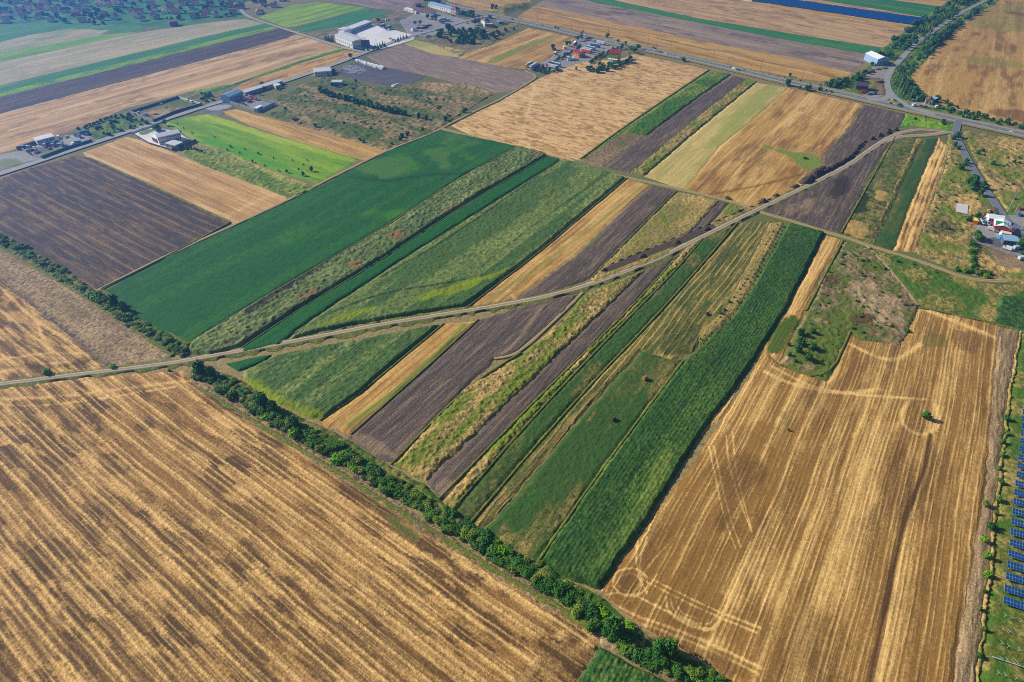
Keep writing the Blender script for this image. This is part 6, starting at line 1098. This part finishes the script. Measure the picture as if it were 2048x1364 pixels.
logpile((1760, 166), .4, 8, 'heap of dark beams on the bare plot beside the side road', 12); logpile((1830, 194), .2, 14, 'long dark scrap stack behind the half built house', 12); logpile((1845, 198), .1, 12, 'dark stack of beams left of the blue roofed shed', 12); logpile((1742, 146), .1, 12, 'row of brown timber below the rubble heaps', 10)
for q, r in (((1742, 142), 4.5), ((1755, 140), 5), ((1768, 138), 5)): mound(q, r, 3, 1.6, .3, 'grey rubble heap in the yard below the white warehouse', 'rubble_heap', mRubble, 'rubble heaps below the warehouse')
for q, hd, col, kd, lb in (((1786, 201), .1, W_, 'car', 'white car waiting at the junction island'), ((1782, 127), .4, W_, 'car', 'white car beside the shaded warehouse wall'), ((1827, 213), .5, W_, 'van', 'white and blue van on the left of the half built house'), ((1872, 216), 1.2, W_, 'van', 'white truck body right of the half built house'), ((1850, 216), .1, D_, 'car', 'dark car in front of the half built house'), ((1841, 214), .1, (120, 60, 50), 'car', 'brown car in front of the scrap stack')):
    car(q, hd, col, lb, kd, kd, z=.7)
# ---------------- camp ----------------
cb = house('camp_hall', (1983, 463), (2016, 470), 11, 4.0, 1.4, paint(170, 40, 50, .8), mTin, 'camp hall with green and white striped roof and red eave', 'building', 'gable', (5, 2), 1)
g1 = MB(); g1.mat(flat_mat('green_sheet', C(60, 140, 84), .6)).hexa([(-4.5, -.38, 4.60), (1.5, -.38, 4.60), (1.5, 5.4, 6.14), (-4.5, 5.4, 6.14)], [(-4.5, -.38, 4.72), (1.5, -.38, 4.72), (1.5, 5.4, 6.26), (-4.5, 5.4, 6.26)]); g1.build('green_roof_panel', None, cb)
g2 = MB(); g2.mat(paint(160, 40, 40)).box(1.0, -1.5, 4.1, 11.5, 2.4, .15); g2.build('red_canopy', None, cb)
for i in range(4):
    g3 = MB(); x = 2.6+i*1.5; g3.mat(paint(90, 100, 120)).hexa([(x, -.38, 4.6), (x+.5, -.38, 4.6), (x+.5, 5.4, 6.14), (x, 5.4, 6.14)], [(x, -.38, 4.72), (x+.5, -.38, 4.72), (x+.5, 5.4, 6.26), (x, 5.4, 6.26)]); g3.build('grey_roof_panel', None, cb)
house('camp_white_hall', (1974, 446), (2004, 450), 7, 3.4, 1.4, mWhite, mTin, 'white hall behind the striped roof camp hall', 'building', 'gable', (5, 1), 1)
tp = house('camp_porch', (2000, 474), (2018, 477), 5, 2.6, .3, mWhite, flat_mat('cream_canvas', C(226, 214, 186), .9), 'cream striped awning in front of the camp hall', 'awning', 'shed', (0, 0), 1, False)
house('camp_pavilion', (2004, 490), (2032, 493), 8, 3.2, 1.2, mDarkW, mTinB, 'grey roofed open pavilion below the camp hall', 'pavilion', 'gable', (4, 2), 1)
house('yellow_tent', (1945, 448), (1954, 450), 4.5, 2.4, 1.2, paint(214, 110, 40, .8), flat_mat('yellow_canvas', C(230, 200, 50), .8), 'yellow and orange tent at the left end of the camp', 'tent', 'hip', (0, 0), 1, False)
for q, hd, col, kd, lb in (((1962, 448), -1.4, (190, 210, 220), 'van', 'pale van in the row right of the yellow tent'), ((1967, 449), -1.4, (60, 90, 110), 'van', 'dark van in the row left of the camp hall'), ((1972, 450), -1.4, S_, 'van', 'silver van next to the camp hall wall'), ((1982, 462), -.6, W_, 'van', 'white covered boat trailer before the camp hall'), ((1992, 465), -.3, S_, 'car', 'silver car in the shade of the red canopy'), ((1999, 479), .5, (70, 170, 210), 'van', 'bright blue van left of the pavilion'), ((2013, 500), 2.3, W_, 'van', 'white van parked on the grass below the pavilion'), ((2032, 499), 0.2, (170, 200, 220), 'van', 'pale blue van right of the white one below the pavilion'), ((2042, 520), .2, (190, 206, 220), 'van', 'pale camper at the right edge below the pavilion'),
        ((2041, 421), .1, (170, 20, 50), 'car', 'crimson car on the right edge car park'), ((2036, 431), 1.0, (60, 130, 190), 'van', 'blue pickup on the right edge car park'), ((2052, 404), 1.2, (40, 90, 180), 'van', 'blue van at the very right edge above the crimson car'), ((1976, 424), 1, (226, 190, 90), 'car', 'small yellow digger on the rubble heap'), ((1960, 474), .6, W_, 'car', 'white car beside the dark tree at the camp yard')):
    car(q, hd, col, lb, kd, 'digger' if 'digger' in lb else ('trailer' if 'boat' in lb else kd), z=.75)
# ---------------- village ----------------
mTileP = flat_mat('pale_pink_tiles', C(206, 150, 128), .85, .2, .8)
VR = [mTile, mTileP, mTileB, mTileP, flat_mat('red_brown_tiles', C(150, 78, 66), .85, .25, .8), flat_mat('grey_slate', C(120, 118, 122), .85, .2, .8)]
rv = random.Random(5); taken = []
VP_ = [(-120, 46), (0, 48), (60, 42), (165, 50), (215, 50), (250, 44), (345, 40), (360, 45), (430, 36), (470, 34), (485, 20), (520, 30), (560, 12), (600, -5), (480, -30), (200, -50), (-120, -50)]
pts_ = scatter(VP_, 900, 77); nh = 0
for (x, y) in pts_:
    if nh >= 215: break
    if any((x-a)**2+(y-b)**2 < 15.5**2 for a, b in taken): continue
    taken.append((x, y)); nh += 1; w0 = rv.uniform(8, 13); d0 = rv.uniform(7, 9)
    wall = rv.choice([mWhite, mCream, mWhite, mWhite]); rm = rv.choice(VR); rn = {mTile.name: 'orange roofed', mTileP.name: 'pale pink roofed', mTileB.name: 'brown roofed'}.get(rm.name, 'dull roofed')
    house_w('village_house', x, y, rv.choice([0.3, 0.35, 1.87, 0.28]), w0, d0, rv.uniform(3, 4.4), rv.uniform(2.4, 3.4), wall, rm, 'small %s house among the trees of the distant village' % rn, 'house', rv.choice(['gable', 'gable', 'hip']), (2, 0), 1, False, .4, .5, 'houses of the distant village')
house('farm_shed', (341, 53), (357, 51), 8, 5, .4, mBrick, mTileB, 'flat brown roofed farm building at the field edge of the village', 'farm building', 'flat', (3, 1), 1)
nt_ = 0
for (x, y) in scatter(VP_, 330, 78)+along([(10, 52), (60, 47), (165, 52), (215, 54)], 16, 4)+along([(610, 4), (660, 3), (680, 5)], 8, 3):
    if any((x-a)**2+(y-b)**2 < 6**2 for a, b in taken): continue
    nt_ += 1
    if nt_ > 280: break
    r = rv.uniform(2.4, 4.8); plant('village_tree', rv.choice(BUSHF), (x, y), r, r*1.1, 'dark garden tree among the houses of the distant village', 'tree', 'garden trees of the distant village', None)
# ---------------- power poles ----------------
def pole(q, h, label, grp, mat=mWood, arm=2.2, z=.4, hd=0.0, lamp=False, name='power_pole', cat='power pole'):
    root = empty(name, (*P(*q), z), hd); tag(root, label, cat, grp)
    b = MB(); b.mat(mat).cyl(0, 0, 0, .22, h, 7, .14); b.build('pole', None, root)
    if arm: a = MB(); a.mat(mat).box(0, 0, h-.6, arm, .16, .16); a.build('crossarm', None, root)
    if arm and not lamp:
        i_ = MB(); i_.mat(mWhite)
        for x in (-arm*.42, 0, arm*.42): i_.cyl(x, 0, h-.42, .08, .25, 6)
        i_.build('insulators', None, root)
    if lamp: l = MB(); l.mat(mMetal).box(arm*.5, 0, h-.7, .9, .35, .18); l.build('lamp_head', None, root)
for q, h in (((915, 10), 11), ((989, 19), 11), ((1075, 43), 12), ((1143, 60), 12), ((1216, 72), 11), ((1295, 95), 13), ((1312, 99), 14), ((1341, 101), 14), ((1426, 120), 12), ((1520, 142), 14), ((1603, 160), 12), ((1625, 160), 10), ((1285, 92), 8), ((1353, 108), 8), ((1411, 122), 8), ((1455, 130), 7), ((1500, 141), 7), ((1537, 149), 7)):
    pole(q, h, 'wooden power pole in the stubble beyond the main road', 'power poles beyond the main road', hd=mhead(q[0])+1.57)
for q, h, lb in (((1922, 228), 12, 'pale concrete pole at the field edge, leftmost of the bare field trio'), ((1947, 227), 12, 'pale concrete pole at the field edge, middle of the bare field trio'), ((2016, 244), 13, 'pale concrete pole at the field edge, rightmost of the bare field trio')):
    pole(q, h, lb, None, mConcr, 1.6)
for q, h, lb in (((2028, 428), 9, 'pale lamp post beside the car park above the camp'), ((2014, 424), 14, 'tall pale lamp post on the bank above the camp'), ((2040, 462), 9, 'leaning pale lamp post right of the camp hall')):
    pole(q, h, lb, None, mMetal, 1.4, lamp=True, name='lamp_post', cat='lamp post')
for q, h, lb in (((1786, 196), 8, 'concrete pole at the side road junction, left one'), ((1792, 195), 8, 'concrete pole at the side road junction, right one'), ((864, 72), 8, 'thin pole beside the local road at the gravel yard'), ((894, 80), 9, 'thin pale pole beside the sand plot'), ((753, 92), 8, 'thin mast on the concrete yard')):
    pole(q, h, lb, None, mConcr, 1.0)
# ---------------- solar park at the right edge ----------------
mPV = flat_mat('solar_glass', C(10, 70, 130), .35, .12, 1.5, spec=.5); mPVd = flat_mat('solar_glass_far', C(6, 66, 128), .6, .08, .1, spec=.15)
prow = MB(); prow.mat(mMetal).box(0, 0, 0, 1.0, 1.32, .03); prow.mat(mPV).box(0, 0, .031, .94, 1.26, .012); PANEL = prow.me('solar_panel')
ORD = 'first second third fourth fifth sixth seventh eighth ninth tenth eleventh twelfth thirteenth fourteenth fifteenth sixteenth seventeenth eighteenth nineteenth twentieth twenty-first twenty-second twenty-third twenty-fourth twenty-fifth'.split()
TL = [(2003, 1203), (2005, 1179), (2008, 1154), (2010.5, 1131), (2013, 1109), (2016, 1087), (2017, 1065), (2019.5, 1044), (2021, 1024), (2023, 1004), (2025, 985.5), (2027, 968), (2029, 950), (2031, 932), (2033, 915), (2035, 898), (2037, 882), (2038.5, 867), (2040, 852), (2041, 838), (2042, 824), (2044, 810), (2045, 797), (2046, 784), (2047, 772)]
for i, (x, y) in enumerate(TL):
    a = heading((2003, 1203), (2048, 1217)); xx, yy = P(x, y+8); root = empty('solar_table', (xx, yy, .62), a)
    tag(root, 'blue solar table, %s from the bottom of the file along the right edge' % ORD[i], 'solar table', 'solar tables along the right edge')
    tilt = math.radians(25)
    for c in range(12 if i < 8 else 8):
        for r_ in range(2):
            o = link('solar_panel', PANEL, None, root); o.location = (.52+c*1.04, (.68+r_*1.36)*math.cos(tilt), .8+(.68+r_*1.36)*math.sin(tilt)); o.rotation_euler = (tilt, 0, 0)
    for c in range(3):
        f = MB(); f.mat(mMetal).box(1+c*4, .5, -.2, .12, .12, 1.15); f.box(1+c*4, 2.1, -.2, .12, .12, 2.1); f.build('support_leg', None, root)
for i, (x, y) in enumerate([(2007, 1235), (2018, 1240), (2038, 1246), (2002, 1262), (2015, 1268), (2036, 1274), (2000, 1291), (2013, 1297), (2034, 1304), (1993, 1350), (2007, 1355), (2028, 1361), (1998, 1322), (2010, 1324), (2031, 1332)]):
    root = empty('mounting_post', (*P(x, y), .6), .3); tag(root, 'bare pale mounting post without panels below the solar tables', 'mounting post', 'bare mounting posts below the solar tables')
    b = MB(); b.mat(mConcr).box(0, 0, 0, .12, .12, 1.5); b.build('post', None, root); b = MB(); b.mat(mConcr).box(0, .2, 1.3, .08, 1.3, .09); b.build('rail', None, root)
bl = MB(); bl.mat(mMetal).box(0, 0, .4, 12, .35, .2); bl.box(-5, 0, -.1, .2, .2, .5); bl.box(5, 0, -.1, .2, .2, .5); o = bl.build('mounting_rail'); x, y = P(2022, 1330); o.location = (x, y, .65); o.rotation_euler = (0, 0, heading((1993, 1322), (2048, 1340))); tag(o, 'long pale metal rail lying among the bare mounting posts', 'rail')
# far solar park
sa = heading((1510, 2), (1830, 50)); ax = Vector((math.cos(sa), math.sin(sa))); an = Vector((-ax.y, ax.x))
p0 = Vector(P(1503, 4)); p1 = Vector(P(1826, 54)); LL = (p1-p0).length; nb = 11
for b in range(nb):
    for r_ in range(7):
        s0 = p0+ax*(LL*b/nb)+an*(r_*6.4+(b % 1)*1.0+4+abs(math.sin(b*1.7))*3.0); root = MB(); root.mat(mPVd); Lb = LL/nb*0.97
        root.hexa([(0, 0, .8), (Lb, 0, .8), (Lb, 4.9, 2.7), (0, 4.9, 2.7)], [(0, 0, .88), (Lb, 0, .88), (Lb, 4.9, 2.78), (0, 4.9, 2.78)]); root.mat(mMetal)
        for k in range(4): root.box(2+k*(Lb-4)/3, 2.4, -.3, .2, .2, 1.9)
        o = root.build('solar_row'); o.location = (s0.x, s0.y, .5); o.rotation_euler = (0, 0, sa); tag(o, 'distant blue solar row, %s from the front in block %s from the left' % (ORD[r_], ORD[b]), 'solar row', 'rows of the distant solar park')
x, y = P(1495, 2); house_w('transformer_hut', x, y, sa, 14, 5, 3, .5, mWhite, mTin, 'white transformer hut at the left end of the distant solar park', 'hut', 'flat', (2, 0), 1)

for xy in scatter([(1610, 640), (1690, 490), (1740, 510), (1830, 620), (1800, 690), (1700, 660), (1640, 740), (1570, 715)], 100, 91):
    r = random.uniform(0.6, 1.5); plant('waste_shrub', random.choice(BUSH[:5]), xy, r, r*0.9, 'low scrubby shrub scattered over the brown waste ground', 'shrub', 'low shrubs of the waste ground', None)
for xy in scatter([(1900, 300), (1960, 400), (1950, 470), (1860, 500), (1870, 400)], 34, 92)+scatter([(1945, 285), (2048, 300), (2048, 370), (2000, 385), (1965, 330)], 30, 93):
    r = random.uniform(0.7, 1.7); plant('scrub_shrub', random.choice(BUSHF), xy, r, r*0.9, 'low shrub in the dry scrub on either side of the camp lane', 'shrub', 'low shrubs in the dry scrub by the camp lane', None)

# labels of large groups say which part of their group a thing stands in and how big it is
def finer_labels():
    G = {}
    for o in COL.objects:
        if o.parent is None and 'group' in o and 'label' in o and 'category' in o: G.setdefault((o['group'], o['label']), []).append(o)
    for (g, lb), L in G.items():
        if len(L) < 7: continue
        def scr(o):
            x, y, z = o.location; d = y*cp-(z-H)*sp; return (x/d, (y*sp+(z-H)*cp)/d)
        S = [scr(o) for o in L]; wx = max(s[0] for s in S)-min(s[0] for s in S); wy = max(s[1] for s in S)-min(s[1] for s in S)
        ax = 0 if wx >= wy else 1; lo = min(s[ax] for s in S); rg = max(1e-6, max(s[ax] for s in S)-lo)
        sz = [max([c.scale.x for c in o.children if c.name.startswith('crown')] or [1.0]) for o in L] if g.find('house') < 0 else [1.0]*len(L)
        med = sorted(sz)[len(sz)//2]
        for o, s, z in zip(L, S, sz):
            t = (s[ax]-lo)/rg; n = 5 if len(L) > 40 else 3; k = min(n-1, int(t*n))
            w1 = (['left', 'left centre', 'centre', 'right centre', 'right'] if n == 5 else ['left', 'centre', 'right'])[k] if ax == 0 else (['nearest', 'near', 'middle', 'far', 'farthest'] if n == 5 else ['near', 'middle', 'far'])[k]
            t2 = w1+' part'+((', smaller one' if z < med else ', larger one') if max(sz) > 1.15*min(sz) else '')
            if len((lb+', '+t2).split()) <= 16: o['label'] = lb+', '+t2
            elif len((lb+', '+w1+' part').split()) <= 16: o['label'] = lb+', '+w1+' part'
finer_labels()
print('PLANTS', NB[0])
# ---------------- the air ----------------
def haze_box():
    bm = bmesh.new(); bmesh.ops.create_cube(bm, size=1.0)
    z1 = H+6.0; z0 = -1.2
    for v in bm.verts: v.co = Vector((v.co.x*7400, 1850+v.co.y*5700, z0 if v.co.z < 0 else z1))
    me = bpy.data.meshes.new('haze'); bm.to_mesh(me); bm.free()
    m = bpy.data.materials.new('haze_air'); m.use_nodes = True; N = m.node_tree.nodes; L = m.node_tree.links
    N.remove(N['Principled BSDF']); pv = N.new('ShaderNodeVolumePrincipled'); pv.inputs['Density'].default_value = HAZE
    pv.inputs['Color'].default_value = HAZE_COL; pv.inputs['Anisotropy'].default_value = HAZE_G
    L.new(pv.outputs[0], N['Material Output'].inputs['Volume'])
    o = link('haze', me, m); tag(o, 'thin blue haze in the air over the whole farmland', 'haze', None, 'stuff')
haze_box()
print('TRIS', TRI[0], 'LAY', LAY[0])
